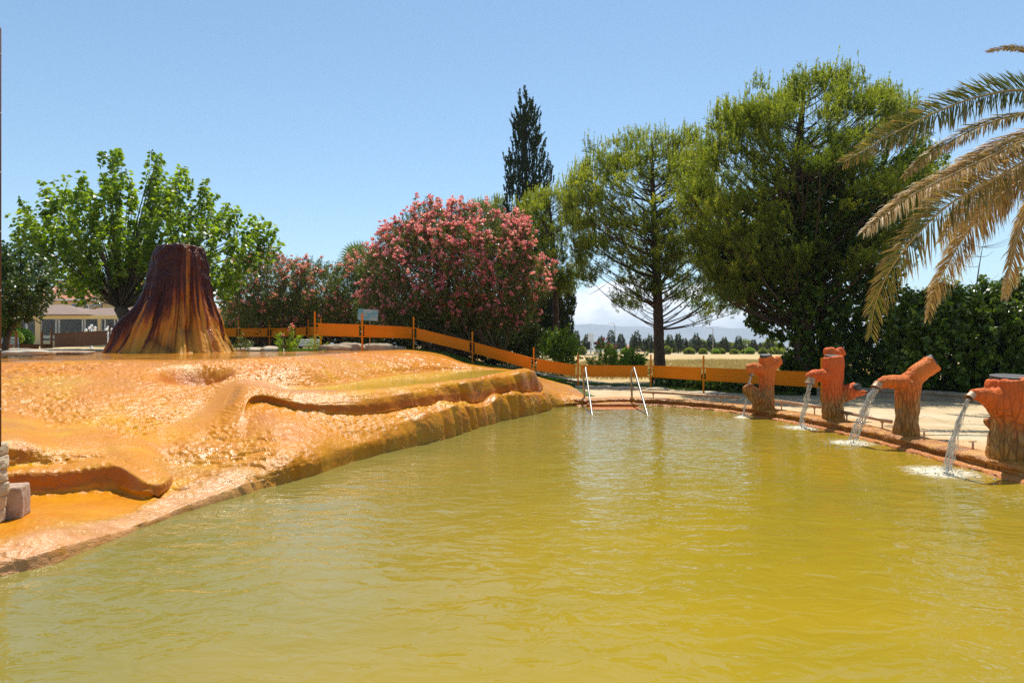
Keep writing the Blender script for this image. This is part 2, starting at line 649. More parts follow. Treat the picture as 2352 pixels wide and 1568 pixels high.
M['black'] = simple('dark_grey_cut_face', (0.035, 0.032, 0.030), (0.075, 0.068, 0.062), 9, 0.6, 0.6, 0.01)
M['beige'] = simple('cream_wall_plaster', (0.62, 0.47, 0.24), (0.70, 0.54, 0.30), 0.6, 0.85, 0.15, 0.01)
M['fascia'] = simple('yellow_fascia', (0.74, 0.53, 0.22), (0.80, 0.60, 0.28), 0.8, 0.8, 0.05, 0.01)
M['roofbrown'] = simple('brown_shingle_roof', (0.20, 0.125, 0.085), (0.28, 0.19, 0.14), 1.8, 0.85, 0.9, 0.04, stretch=(1, 1, 3))
q = NT('red_clay_tiles')
v = q.coord()
wv = q.n('ShaderNodeTexWave', bands_direction='X')
wv.inputs['Scale'].default_value = 1.6
wv.inputs['Distortion'].default_value = 0.6
q.l(v, wv.inputs['Vector'])
q.set(q.ramp(q.noise(v, 2.4, 5), [(0.3, (0.44, 0.13, 0.06)), (0.7, (0.62, 0.24, 0.12))]), 0.85, q.bump(wv.outputs['Fac'], 0.7, 0.08))
M['rooftile'] = q.m
M['curtain'] = simple('mauve_curtain', (0.20, 0.14, 0.12), (0.36, 0.27, 0.22), 1.2, 0.9, 0.8, 0.06, stretch=(6, 6, 0.2))
q = NT('dark_window_glass')
q.set((0.02, 0.028, 0.022), 0.04, None)
q.b.inputs['Alpha'].default_value = 0.55
M['glass'] = q.m
q = NT('frosted_railing_glass')
q.set((0.45, 0.52, 0.48), 0.12, None)
q.b.inputs['Alpha'].default_value = 0.55
M['railglass'] = q.m
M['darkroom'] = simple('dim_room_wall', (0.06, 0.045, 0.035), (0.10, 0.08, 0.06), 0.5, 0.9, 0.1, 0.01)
q = NT('lamp_globe')
q.set((0.85, 0.85, 0.83), 0.2, None)
q.b.inputs['Subsurface Weight'].default_value = 0.3
M['globe'] = q.m
M['bark'] = simple('pine_bark', (0.055, 0.032, 0.020), (0.14, 0.085, 0.052), 7, 0.95, 1.0, 0.05, stretch=(1, 1, 0.35))
M['barkgrey'] = simple('mulberry_bark', (0.06, 0.045, 0.028), (0.14, 0.10, 0.065), 8, 0.95, 1.0, 0.03, stretch=(1, 1, 0.4))
M['twig'] = simple('brown_twig', (0.13, 0.075, 0.04), (0.20, 0.12, 0.065), 6, 0.9, 0.5, 0.01)
M['asphalt'] = simple('pale_road', (0.36, 0.32, 0.27), (0.46, 0.42, 0.37), 0.5, 0.9, 0.1, 0.01)
M['path'] = simple('pale_path_stone', (0.40, 0.34, 0.25), (0.55, 0.48, 0.37), 1.4, 0.9, 0.4, 0.01)
M['mount'] = simple('mountain_scrub', (0.12, 0.13, 0.09), (0.28, 0.25, 0.19), 0.002, 0.95, 0.0, 1, detail=8)

M['lf_mul'] = leafmat('mulberry_leaf', [(0, (0.075, 0.125, 0.006)), (0.5, (0.15, 0.215, 0.010)), (1, (0.28, 0.34, 0.018))], 0.48, 0.34, 0.5, 2.1)
M['lf_dark'] = leafmat('dark_broad_leaf', [(0, (0.025, 0.055, 0.010)), (0.6, (0.05, 0.095, 0.014)), (1, (0.12, 0.15, 0.03))], 0.35, 0.4, 0.5, 1.7)
M['lf_ole'] = leafmat('oleander_leaf', [(0, (0.06, 0.085, 0.012)), (0.6, (0.13, 0.155, 0.028)), (1, (0.30, 0.29, 0.10))], 0.35, 0.3, 0.5, 1.4)
M['lf_pine'] = leafmat('pine_needle', [(0, (0.07, 0.098, 0.010)), (0.5, (0.15, 0.185, 0.014)), (1, (0.38, 0.38, 0.04))], 0.42, 0.45, 0.4, 1.9)
M['lf_cyp'] = leafmat('cypress_scale', [(0, (0.022, 0.040, 0.014)), (0.6, (0.042, 0.068, 0.022)), (1, (0.08, 0.10, 0.035))], 0.15, 0.6, 0.3, 1.3)
M['lf_ivy'] = leafmat('ivy_leaf', [(0, (0.045, 0.078, 0.006)), (0.6, (0.095, 0.155, 0.010)), (1, (0.22, 0.29, 0.02))], 0.3, 0.32, 0.5, 1.7)
M['lf_bush'] = leafmat('bright_shrub_leaf', [(0, (0.12, 0.19, 0.012)), (0.6, (0.21, 0.31, 0.018)), (1, (0.34, 0.42, 0.03))], 0.45, 0.4, 0.5, 1.7)
M['lf_hedge'] = leafmat('clipped_hedge_leaf', [(0, (0.05, 0.12, 0.012)), (0.6, (0.08, 0.18, 0.02)), (1, (0.16, 0.26, 0.03))], 0.3, 0.5, 0.4, 1.5)
M['lf_lime'] = leafmat('lime_hedge_leaf', [(0, (0.16, 0.24, 0.02)), (1, (0.32, 0.40, 0.05))], 0.3, 0.5, 0.4, 1.5)
M['lf_far'] = leafmat('far_conifer_leaf', [(0, (0.06, 0.085, 0.025)), (1, (0.14, 0.16, 0.055))], 0.15, 0.7, 0.2, 1.2)
M['petal'] = leafmat('oleander_petal', [(0, (0.78, 0.17, 0.22)), (0.6, (0.90, 0.34, 0.46)), (1, (0.95, 0.61, 0.70))], 0.55, 0.6, 0.2, 1.1)
M['petal_pale'] = leafmat('dusty_oleander_petal', [(0, (0.60, 0.16, 0.18)), (0.6, (0.80, 0.33, 0.34)), (1, (0.88, 0.55, 0.53))], 0.55, 0.6, 0.2, 1.1)
M['grass'] = leafmat('grass_blade', [(0, (0.06, 0.12, 0.012)), (0.7, (0.13, 0.21, 0.02)), (1, (0.34, 0.30, 0.10))], 0.4, 0.5, 0.3, 1.5)
M['drygrass'] = leafmat('straw_blade', [(0, (0.38, 0.27, 0.10)), (1, (0.66, 0.52, 0.27))], 0.3, 0.7, 0.2, 1.0)
M['palm'] = leafmat('palm_leaflet', [(0, (0.10, 0.125, 0.018)), (0.3, (0.20, 0.175, 0.025)), (0.55, (0.45, 0.25, 0.07)), (0.8, (0.64, 0.42, 0.18)), (1, (0.80, 0.66, 0.44))], 0.35, 0.55, 0.35, 1.3)
M['fanpalm'] = leafmat('fan_palm_leaf', [(0, (0.13, 0.17, 0.05)), (1, (0.26, 0.30, 0.12))], 0.3, 0.4, 0.5, 1.3)
M['rachis'] = simple('palm_rachis', (0.42, 0.24, 0.05), (0.55, 0.33, 0.08), 4, 0.45, 0.2, 0.01)


def fountain_mat(name, zb, orange1, orange2, edge=0.16):
    q = NT(name)
    v = q.coord()
    sx = q.n('ShaderNodeSeparateXYZ')
    q.l(v, sx.inputs[0])
    vg = q.coord((1, 1, 0.3))
    n = q.noise(vg, 4, 5, 0.65)
    org = q.ramp(n, [(0.3, orange1), (0.65, orange2)])
    brk = q.ramp(q.noise(vg, 9, 6, 0.7), [(0.3, (0.16, 0.070, 0.020)), (0.5, (0.36, 0.18, 0.055)), (0.72, (0.54, 0.33, 0.13))])
    zz = q.math('ADD', sx.outputs[2], q.math('MULTIPLY', q.math('SUBTRACT', n, 0.5), 0.9))
    col = q.mixc(q.rng(zz, zb - edge, zb + edge, 0, 1), brk, org)
    foot = q.rng(q.math('ADD', sx.outputs[2], q.math('MULTIPLY', q.math('SUBTRACT', n, 0.5), 0.5)), 0.18, 0.42, 1, 0)
    col = q.mixc(q.math('MULTIPLY', foot, 0.75), col, (0.50, 0.20, 0.02))
    vo = q.n('ShaderNodeTexVoronoi', feature='DISTANCE_TO_EDGE')
    vo.inputs['Scale'].default_value = 15
    q.l(vg, vo.inputs['Vector'])
    crack = q.rng(vo.outputs['Distance'], 0, 0.16, 0, 1)
    bk = q.math('ADD', q.math('MULTIPLY', crack, q.rng(sx.outputs[2], zb, zb + 0.3, 0.9, 0.25)), q.math('MULTIPLY', q.noise(vg, 22, 5, 0.7), 0.5))
    col = q.mixc(q.math('MULTIPLY', q.rng(vo.outputs['Distance'], 0, 0.05, 0.3, 0), q.rng(sx.outputs[2], zb, zb + 0.3, 1, 0.2)), col, (0.09, 0.04, 0.02))
    q.b.inputs['Specular IOR Level'].default_value = 0.18
    return q.set(col, 0.62, q.bump(bk, 0.9, 0.03))


q = NT('falling_water')
vv = q.coord((1, 1, 0.16))
wn_ = q.noise(vv, 46, 4, 0.65, 0.4)
q.set(q.ramp(wn_, [(0.35, (0.62, 0.56, 0.46)), (0.6, (0.93, 0.91, 0.86))]), 0.12, q.bump(wn_, 1.0, 0.02))
q.b.inputs['Transmission Weight'].default_value = 0.3
q.b.inputs['IOR'].default_value = 1.33
tr_ = q.n('ShaderNodeBsdfTransparent')
mx_ = q.n('ShaderNodeMixShader')
q.l(q.rng(wn_, 0.38, 0.62, 0.10, 0.75), mx_.inputs[0])
q.l(tr_.outputs[0], mx_.inputs[1])
q.l(q.b.outputs[0], mx_.inputs[2])
q.l(mx_.outputs[0], q.out.inputs[0])
M['stream'] = q.m
q = NT('splash_foam')
q.set((0.85, 0.82, 0.72), 0.3, None)
q.b.inputs['Transmission Weight'].default_value = 0.3
M['foam'] = q.m

q = NT('faded_sign_paint')
v = q.coord()
q.set(q.ramp(q.noise(v, 2.2, 5, 0.65, 0.6), [(0.38, (0.36, 0.42, 0.40)), (0.5, (0.28, 0.42, 0.43)), (0.62, (0.10, 0.36, 0.44))]), 0.6, None)
M['sign'] = q.m
M['letters'] = simple('cream_lettering', (0.62, 0.58, 0.50), (0.72, 0.68, 0.60), 20, 0.7, 0.0, 0.001)

# ------------------------------------------------------------------ terrain

def inpoly(px, py, poly):
    r = np.zeros(len(px), bool)
    n = len(poly)
    j = n - 1
    for i in range(n):
        xi, yi = poly[i]
        xj, yj = poly[j]
        c = ((yi > py) != (yj > py)) & (px < (xj - xi) * (py - yi) / (yj - yi + 1e-12) + xi)
        r ^= c
        j = i
    return r


def sstep(a, b, x):
    t = np.clip((x - a) / (b - a), 0, 1)
    return t * t * (3 - 2 * t)


def ground_z(x, y):
    x = np.asarray(x, float)
    y = np.asarray(y, float)
    z = np.interp(x, [-3.5, -2.4, -1.5, 0, 0.8, 2, 2.6, 12, 16], [1.37, 1.25, 0.90, 0.58, 0.36, 0.20, 0.11, 0.11, 0.2])
    z = z - sstep(135, 420, y) * 14
    p = np.stack([x * 0.12, y * 0.12, 0 * x], 1)
    z = z + vnoise(p) * 0.12 * sstep(26, 60, y)
    return z


HOLE = [(-30, -14), (5.9, -14), (6.6, 8), (6.7, 13), (5.9, 16), (4, 18.7), (1.6, 19.2), (0.4, 20.2), (-1, 21.3), (-3, 21.8), (-30, 21.8)]
xs = np.unique(np.concatenate([np.arange(-24, 24, 0.45), np.sign(np.linspace(-1, 1, 91)) * 24 + np.linspace(-1, 1, 91) ** 3 * 8000]))
ys = np.unique(np.concatenate([np.arange(-14, 44, 0.45), 44 + np.linspace(0, 1, 80) ** 3 * 7000]))
X, Y = np.meshgrid(xs, ys)
xf, yf = X.ravel(), Y.ravel()
zf = ground_z(xf, yf)
zf[inpoly(xf, yf, HOLE)] = -0.9
nx_, ny_ = len(xs), len(ys)


def gridfaces(nx, ny):
    i = np.arange(nx - 1)[None, :] + np.arange(ny - 1)[:, None] * nx
    i = i.ravel()
    return np.stack([i, i + 1, i + 1 + nx, i + nx], 1)


structure(mesh_np('ground', np.stack([xf, yf, zf], 1), gridfaces(nx_, ny_), M['ground'], smooth=True))

# mountains
mx = np.linspace(-7500, 7500, 300)
my = np.linspace(5200, 8200, 50)
X, Y = np.meshgrid(mx, my)
p = np.stack([X.ravel() / 1500, Y.ravel() / 1500, 0 * X.ravel()], 1)
h = (0.62 + 0.55 * fbm(p, 5, 3)) * np.interp(Y.ravel(), [5200, 6200, 7000, 8200], [0, 0.45, 1.0, 0.7])
z = -16 + h * 330 * np.interp(X.ravel() / Y.ravel(), [-1, -0.3, 0.1, 0.22, 0.35, 1], [0.7, 0.7, 0.95, 0.9, 0.75, 0.6])
structure(mesh_np('mountains', np.stack([X.ravel(), Y.ravel(), z], 1), gridfaces(300, 50), M['mount'], smooth=True))

# far road
mb = MB()
mb.box((-60, 103, 0.06), (130, 112, 0.20))
structure(mb.build('road', M['asphalt']))
# narrow path behind the fence
pp = [W(1180, 848, 31), W(1263, 861, 29), W(1380, 873, 26.0), W(1458, 881, 24.4), (5.3, 22.6, 0), (6.3, 20.6, 0), (8.0, 18.3, 0)]
mb = MB()
vsx, fsx = [], []
for i, a in enumerate(pp):
    b = np.array(pp[min(i + 1, len(pp) - 1)], float)
    c = np.array(pp[max(i - 1, 0)], float)
    t = b - c
    nrm = np.array((-t[1], t[0])) / math.hypot(t[0], t[1])
    for s_ in (-0.45, 0.45):
        x_, y_ = a[0] + nrm[0] * s_, a[1] + nrm[1] * s_
        vsx.append((x_, y_, float(ground_z([x_], [y_])[0]) + 0.035))
for i in range(len(pp) - 1):
    fsx.append((i * 2, i * 2 + 1, i * 2 + 3, i * 2 + 2))
mb.add(vsx, fsx)
structure(mb.build('path', M['path'], smooth=True))

# ------------------------------------------------------------------ pool water
gx = np.arange(-9.0, 8.2, 0.06)
gy = np.arange(-6, 20.6, 0.06)
X, Y = np.meshgrid(gx, gy)
xf, yf = X.ravel(), Y.ravel()
p = np.stack([xf * 1.1, yf * 1.7, 0 * xf], 1)
h = 0.010 * fbm(p, 3, 11) + 0.005 * fbm(p * 3.1, 3, 21)
for (ip, r) in IMPACTS:
    dd = np.hypot(xf - ip[0], yf - ip[1])
    h += 0.012 * np.sin(dd * 16) * np.exp(-dd * 0.8) / (0.5 + dd) * (0.6 + 0.4 * vnoise(p * 3, 5))
    h += 0.035 * np.exp(-(dd / 0.25) ** 2) * (0.5 + fbm(p * 9, 3, 6))
structure(mesh_np('water', np.stack([xf, yf, h], 1), gridfaces(len(gx), len(gy)), M['water'], smooth=True))

# ------------------------------------------------------------------ travertine terrace
# each section runs from below the water up to the flat top; (px, py, distance)
SEC = [
    [(-620, 1560, 3.4), (-620, 1500, 3.52), (-620, 1450, 3.56), (-620, 1400, 3.7), (-600, 1360, 4.0), (-1100, 1190, 5.4), (-1100, 1130, 5.6), (-1100, 1100, 6.0), (-1080, 1035, 6.2), (-1050, 975, 7.1), (-1020, 915, 8.3), (-1000, 872, 9.5), (-980, 847, 10.8), (-900, 825, 14.5), (-800, 812, 20)],
    [(-200, 1470, 4.0), (-200, 1390, 4.2), (-200, 1350, 4.24), (-200, 1312, 4.36), (-200, 1285, 4.6), (-90, 1160, 6.2), (-85, 1100, 6.3), (-85, 1082, 6.6), (-85, 1020, 6.75), (-90, 965, 7.6), (-95, 908, 8.7), (-100, 868, 9.9), (-100, 840, 11.1), (-100, 824, 14.5), (-100, 811, 20)],
    [(0, 1420, 4.6), (0, 1325, 4.71), (0, 1290, 4.75), (0, 1260, 4.88), (0, 1236, 5.1), (30, 1145, 6.45), (35, 1085, 6.55), (35, 1069, 6.85), (35, 1010, 7.0), (25, 960, 7.8), (15, 905, 8.9), (5, 865, 10.0), (0, 838, 11.2), (0, 823, 14.5), (0, 810, 20)],
    [(110, 1390, 4.85), (110, 1297, 4.97), (107, 1265, 5.0), (103, 1234, 5.13), (98, 1210, 5.38), (135, 1137, 6.65), (140, 1080, 6.75), (140, 1064, 7.05), (130, 1030, 7.2), (125, 985, 7.8), (112, 920, 8.8), (104, 868, 10), (100, 836, 11.2), (100, 822, 14.5), (100, 809.5, 20)],
    [(240, 1330, 5.45), (240, 1243, 5.56), (238, 1225, 5.6), (235, 1208, 5.72), (228, 1193, 5.87), (265, 1130, 6.8), (262, 1066, 6.95), (252, 1052, 7.25), (240, 1036, 7.45), (225, 985, 8.0), (205, 925, 8.9), (190, 870, 10.1), (180, 834, 11.3), (180, 821.5, 14.6), (180, 809, 20)],
    [(330, 1290, 5.9), (330, 1210, 6.0), (325, 1196, 6.03), (318, 1180, 6.15), (318, 1168, 6.3), (342, 1144, 6.6), (362, 1112, 6.7), (355, 1092, 6.9), (330, 1062, 7.2), (310, 1020, 7.8), (290, 950, 8.8), (272, 882, 10), (262, 833, 11.4), (262, 820.5, 14.8), (262, 808.5, 20)],
    [(450, 1235, 6.7), (450, 1163, 6.76), (442, 1143, 6.8), (430, 1122, 6.93), (420, 1108, 7.12), (410, 1092, 7.35), (402, 1074, 7.6), (392, 1053, 7.85), (380, 1025, 8.2), (370, 985, 8.7), (360, 930, 9.4), (352, 875, 10.3), (345, 833, 11.6), (345, 820, 15), (345, 808.5, 20)],
    [(600, 1200, 7.5), (600, 1122, 7.6), (594, 1095, 7.63), (580, 1065, 7.78), (560, 1050, 8.0), (545, 1037, 8.2), (525, 1015, 8.5), (510, 990, 8.8), (490, 960, 9.2), (470, 935, 9.6), (455, 900, 10.1), (445, 862, 10.8), (440, 831, 12.0), (440, 819.5, 15.2), (440, 808, 20)],
    [(690, 1180, 7.95), (690, 1103, 8.07), (688, 1065, 8.1), (672, 1028, 8.3), (632, 985, 8.8), (588, 927, 9.7), (580, 908, 9.75), (562, 888, 10.0), (550, 881, 10.4), (541, 872, 10.7), (535, 858, 11.1), (532, 843, 11.7), (530, 828, 12.6), (530, 818.5, 15.5), (530, 808, 20)],
    [(800, 1140, 9.1), (800, 1063, 9.26), (796, 1028, 9.3), (778, 998, 9.45), (745, 968, 9.62), (700, 943, 9.8), (694, 925, 9.83), (686, 905, 10.06), (689, 896.5, 10.8), (695, 891.5, 11.05), (690, 868, 11.5), (680, 842, 12.3), (670, 821, 13.8), (665, 814, 16.5), (660, 807, 20.5)],
    [(900, 1110, 10.05), (900, 1038, 10.2), (897, 1005, 10.23), (884, 978, 10.34), (864, 962, 10.42), (842, 950, 10.46), (842, 928, 10.5), (839, 907, 10.66), (828, 898, 11.2), (800, 880, 12.6), (790, 858, 13.4), (780, 836, 14.5), (770, 815, 16.5), (765, 810, 18.5), (760, 805, 22)],
    [(1037, 1070, 11.9), (1037, 1000, 12.06), (1035, 968, 12.08), (1029, 942, 12.13), (1020, 931, 12.28), (1012, 928, 12.38), (1010, 905, 12.43), (1007, 888, 12.6), (990, 881, 13.3), (900, 863, 14.9), (890, 846, 15.6), (878, 826, 16.8), (865, 809, 19), (862, 806.5, 20.5), (855, 804, 23)],
    [(1110, 1045, 13.35), (1110, 977.5, 13.53), (1108, 953, 13.55), (1104, 936, 13.6), (1097, 929, 13.68), (1090, 925, 13.78), (1088, 900, 13.82), (1085, 876, 13.92), (1070, 872.5, 14.6), (985, 856, 16.6), (975, 842, 17.1), (962, 825, 18.0), (948, 809, 19.5), (945, 806, 21), (940, 803, 23)],
    [(1185, 1020, 14.75), (1185, 960, 14.93), (1184, 938, 14.95), (1180, 915, 15.0), (1174, 905, 15.06), (1168, 901, 15.12), (1166, 882, 15.16), (1159, 862, 15.3), (1145, 859, 15.9), (1060, 849, 17.9), (1052, 843, 18.2), (1045, 836, 18.6), (1035, 827, 19.3), (1020, 820, 20.5), (1010, 812, 23)],
    [(1250, 1000, 16.2), (1250, 945, 16.4), (1249, 926, 16.42), (1241, 910, 16.5), (1236, 903, 16.55), (1227, 898, 16.6), (1225, 872, 16.65), (1219, 853, 16.8), (1200, 852, 17.2), (1150, 851, 17.5), (1132, 850, 18), (1118, 848, 18.6), (1104, 846, 19.5), (1090, 841, 21), (1075, 834, 23)],
    [(1264, 985, 16.9), (1262, 937, 17.3), (1262, 930, 17.35), (1257, 916, 17.42), (1252, 903, 17.55), (1247, 893, 17.8), (1243, 886, 18.1), (1239, 880, 18.4), (1234, 875, 18.8), (1228, 871, 19.2), (1220, 867, 19.6), (1210, 863, 20.1), (1205, 859, 21), (1198, 855, 22), (1190, 851, 23)],
    [(1310, 970, 17.2), (1310, 932, 17.9), (1310, 926, 17.95), (1306, 914, 18.1), (1300, 905, 18.4), (1290, 895, 18.9), (1282, 888, 19.4), (1274, 883, 19.8), (1267, 879, 20.2), (1262, 876, 20.6), (1257, 873, 21), (1252, 871, 21.4), (1247, 869, 21.8), (1240, 867, 22.3), (1232, 864, 23)],
    [(1348, 970, 17.2), (1348, 933, 17.85), (1348, 926, 17.95), (1346, 915, 18.2), (1342, 908, 18.6), (1337, 903, 19.2), (1332, 899, 19.8), (1326, 896, 20.4), (1322, 894, 20.8), (1319, 892, 21.1), (1316, 890.5, 21.4), (1314, 889, 21.7), (1312, 888, 22), (1310, 887, 22.5), (1308, 886, 23)],
]
CG = np.array([[W(*p) for p in s] for s in SEC])


def cr_interp(P, n, axis, tension=0.42):
    P = np.moveaxis(P, axis, 0)
    m = len(P)
    Tn = np.zeros_like(P)
    Tn[1:-1] = (P[2:] - P[:-2]) * tension
    Tn[0] = (P[1] - P[0]) * tension
    Tn[-1] = (P[-1] - P[-2]) * tension
    o = []
    for i in range(m - 1):
        k = n[i] if isinstance(n, (list, tuple)) else n
        t = np.arange(k) / k
        if i == m - 2:
            t = np.append(t, 1.0)
        t = t.reshape((-1,) + (1,) * (P.ndim - 1))
        # chord-limited tangents keep sharp steps from overshooting
        c = P[i + 1] - P[i]
        L = np.linalg.norm(c, axis=-1, keepdims=True)
        a, b = Tn[i], Tn[i + 1]
        a = a * np.minimum(1, 1.6 * L / (np.linalg.norm(a, axis=-1, keepdims=True) + 1e-9))
        b = b * np.minimum(1, 1.6 * L / (np.linalg.norm(b, axis=-1, keepdims=True) + 1e-9))
        o.append((2 * t ** 3 - 3 * t ** 2 + 1) * P[i] + (t ** 3 - 2 * t ** 2 + t) * a + (-2 * t ** 3 + 3 * t ** 2) * P[i + 1] + (t ** 3 - t ** 2) * b)
    o = np.concatenate(o, 0)
    return np.moveaxis(o, 0, axis)


rows_n = [6, 12, 14, 16, 20, 20, 14, 18, 30, 54, 58, 50, 24, 12]
G1 = cr_interp(CG, rows_n, 1)
G2 = cr_interp(G1, [34, 30, 36, 42, 36, 42, 50, 50, 50, 60, 74, 54, 54, 54, 34, 26, 18], 0)
ns, nr = G2.shape[:2]
# row parameter 0..14 at each fine row, section parameter likewise
rowp = np.concatenate([i + np.arange(k) / k for i, k in enumerate(rows_n)] + [[14.0]])


def gnormals(G):
    du = np.gradient(G, axis=0)
    dv = np.gradient(G, axis=1)
    n = np.cross(du, dv)
    n /= np.linalg.norm(n, axis=2, keepdims=True) + 1e-9
    if n[:, :, 2].mean() < 0:
        n = -n
    return n


Nn = gnormals(G2)
P_ = G2.reshape(-1, 3)
rp = np.tile(rowp, ns)
steep = 1 - np.clip(Nn.reshape(-1, 3)[:, 2], 0, 1)
# bulging curtains down the steep faces, strongest at the far right end
secq = np.concatenate([i_ + np.arange(k_) / k_ for i_, k_ in enumerate([34, 30, 36, 42, 36, 42, 50, 50, 50, 60, 74, 54, 54, 54, 34, 26, 18])] + [[17.0]])
sq_ = np.repeat(secq, nr)
cur = fbm(np.stack([P_[:, 0] * 1.15, P_[:, 1] * 1.15, P_[:, 2] * 0.5], 1), 2, 31)
cur2 = np.abs(vnoise(np.stack([P_[:, 0] * 2.6, P_[:, 1] * 2.6, P_[:, 2] * 0.8], 1), 33))
right_ = np.interp(sq_, [0, 8, 10.5, 11.5, 15, 16], [0.15, 0.25, 0.5, 1.1, 1.0, 0.4])
lobe = (0.10 * cur + 0.11 * cur2 * right_) * sstep(0.08, 0.5, steep) * np.interp(rp, [0, 1, 7.5, 8.5, 10, 12], [0.5, 1, 1, 0.2, 0.3, 0.1])
gen = 0.026 * fbm(P_ * 1.1, 3, 41)
flat = np.interp(rp, [0, 3, 5, 7.8, 8, 9, 9.3, 11, 12.2, 14], [1, 1, 1, 0.6, 0.0, 0.0, 1, 1, 0.2, 0.12])
# the rippled skin that glitters
skin = (0.014 * vnoise(P_ * np.array([10.5, 10.5, 14]), 44) + 0.015 * vnoise(P_ * 19.0, 45) + 0.013 * vnoise(P_ * 36.0, 47))
skin *= np.interp(rp, [0, 2, 3, 5, 5.5, 7.6, 8, 9, 9.3, 12, 12.4, 14], [0.1, 0.35, 0.8, 0.8, 0.35, 0.6, 0.05, 0.05, 0.8, 0.9, 0.08, 0.05])
skin *= 0.35 + 0.85 * sstep(-0.35, 0.25, fbm(P_ * 0.7, 3, 46)) * np.interp(sq_, [9, 12], [1.0, 0.5])
skin *= 1 - 0.75 * ((rp > 4) & (rp < 5) & (sq_ < 5.2))
# rills (little rimstone steps that follow the contours)
ph_r = P_[:, 2] / 0.034 + 1.5 * fbm(P_ * 1.7, 3, 51) + 0.75 * vnoise(P_ * 6.5, 52)
fr_p = ph_r - np.floor(ph_r)
ril = 0.034 * (sstep(0, 0.36, fr_p) - fr_p) * np.interp(rp, [0, 3, 4, 5, 7.4, 8, 9, 9.4, 12, 12.4], [0, 0, 0.5, 0, 0.5, 0, 0, 0.8, 1, 0]) * sstep(0.45, 0.12, steep) * (0.35 + 0.75 * sstep(-0.4, 0.2, fbm(P_ * 0.8, 3, 53)))
# broken crust in the middle slope
bx = np.exp(-(((P_[:, 0] + 3.25) / 1.0) ** 2 + ((P_[:, 1] - 8.0) / 0.75) ** 2))
crust = 0.085 * bx * np.round(fbm(np.stack([P_[:, 0] * 1.6, P_[:, 1] * 3.2, P_[:, 2]], 1), 3, 61) * 3.2) / 3
disp = lobe + gen * flat + ril + crust + skin
# crescent hollow under the crest
hc = W(447, 850, 10.95)
ex = (P_[:, 0] - hc[0]) / 0.50
ey = (P_[:, 1] - hc[1]) / 0.60
rr = ex ** 2 + ey ** 2
hol = np.exp(-rr ** 2.6)
P2 = P_ + Nn.reshape(-1, 3) * disp[:, None]
P2[:, 2] -= 0.10 * np.interp(rp, [7.75, 8.2, 8.9, 9.1], [0, 1, 1, 0]) * np.interp(sq_, [8.6, 9.1, 13.5, 13.9], [0, 1, 1, 0])
for (bx_, by_, bd_, br_, bh_) in ((1011, 925, 12.36, 0.34, 0.07), (1136, 916, 14.35, 0.30, 0.11), (1060, 930, 13.1, 0.22, 0.06), (1183, 903, 15.1, 0.32, 0.06), (955, 935, 11.4, 0.4, 0.04)):
    cb = W(bx_, by_, bd_)
    P2[:, 2] += bh_ * np.exp(-((P_[:, 0] - cb[0]) ** 2 + (P_[:, 1] - cb[1]) ** 2) / br_ ** 2) * np.interp(rp, [1.5, 2.6, 4.6, 5.4], [0, 1, 1, 0])
P2[:, 2] += 0.045 * np.interp(rp, [6.6, 7.3, 7.75, 8.02], [0, 1, 1, 0]) * np.interp(sq_, [8.4, 9.2, 14, 14.6], [0, 1, 1, 0])
P2[:, 2] -= 0.27 * hol * (1.05 + 0.5 * np.clip(ey, -1, 1))
# sunken scoop on the left of the slope and lumpy overhang of the step
trav = mesh_np('travertine_terrace', P2, gridfaces(nr, ns)[:, ::-1], M['trav'], smooth=True)
structure(trav)
for nm_, val_ in (('msteep', sstep(0.05, 0.55, steep)), ('roll', np.interp(rp, [0, 1, 3.2, 3.9], [1, 1, 1, 0]) * np.interp(sq_, [6.2, 7.4], [1, 0])), ('basin', np.interp(rp, [3.7, 4.1, 4.9, 5.2], [0, 1, 1, 0]) * np.interp(sq_, [4.6, 5.6], [1, 0])), ('face', np.interp(rp, [4.9, 5.1, 5.8, 6.3], [0, 1, 1, 0]) * sstep(0.35, 0.8, steep) + 0.9 * sstep(0.15, 0.6, hol))):
    an = trav.data.attributes.new(nm_, 'FLOAT', 'POINT')
    an.data.foreach_set('value', val_.astype(np.float32))
fa = trav.data.attributes.new('film', 'FLOAT', 'POINT')
secp = np.repeat(np.linspace(0, 1, ns), nr)
fa.data.foreach_set('value', (np.interp(rp, [12.1, 12.5, 13.8, 14], [0, 1, 1, 0.6]) * np.interp(secp, [0, 0.62, 0.75], [1, 1, 0])).astype(np.float32))

# standing water of the upper terrace pool
i8 = sum(rows_n[:7])
i9 = sum(rows_n[:9])
sec_n = [34, 30, 36, 42, 36, 42, 50, 50, 50, 60, 74, 54, 54, 54, 34, 26, 18]
s0 = sum(sec_n[:8]) + 38
s1 = sum(sec_n[:13]) + 36
zr = P2.reshape(ns, nr, 3)
# level profile along the pool: follows the spill edge
rim_z = np.array([CG[k][7][2] for k in range(18)])
A = []
for s_ in range(s0, s1, 2):
    j0 = i8 - 11 + int(np.argmax(zr[s_, i8 - 11:i8 + 3, 2]))
    a = zr[s_, j0].copy()
    b = zr[s_, i9 + 12].copy()
    zb_w = float(np.mean([P_.reshape(ns, nr, 3)[min(max(s_ + o_, s0), s1), i9, 2] for o_ in range(-18, 19, 3)])) + 0.004
    t = (s_ - s0) / (s1 - s0)
    za = float(np.mean([P_.reshape(ns, nr, 3)[min(max(s_ + o_, s0), s1), i8, 2] for o_ in range(-18, 19, 3)])) + 0.008
    za = min(za, a[2] - 0.008)
    for k in range(13):
        u = k / 12
        c = a * (1 - u) + b * u
        c[2] = za + (zb_w - za) * u
        A.append(c)
nsx = len(range(s0, s1, 2))
structure(mesh_np('terrace_pool_water', np.array(A), gridfaces(13, nsx)[:, ::-1], M['poolwater'], smooth=True))

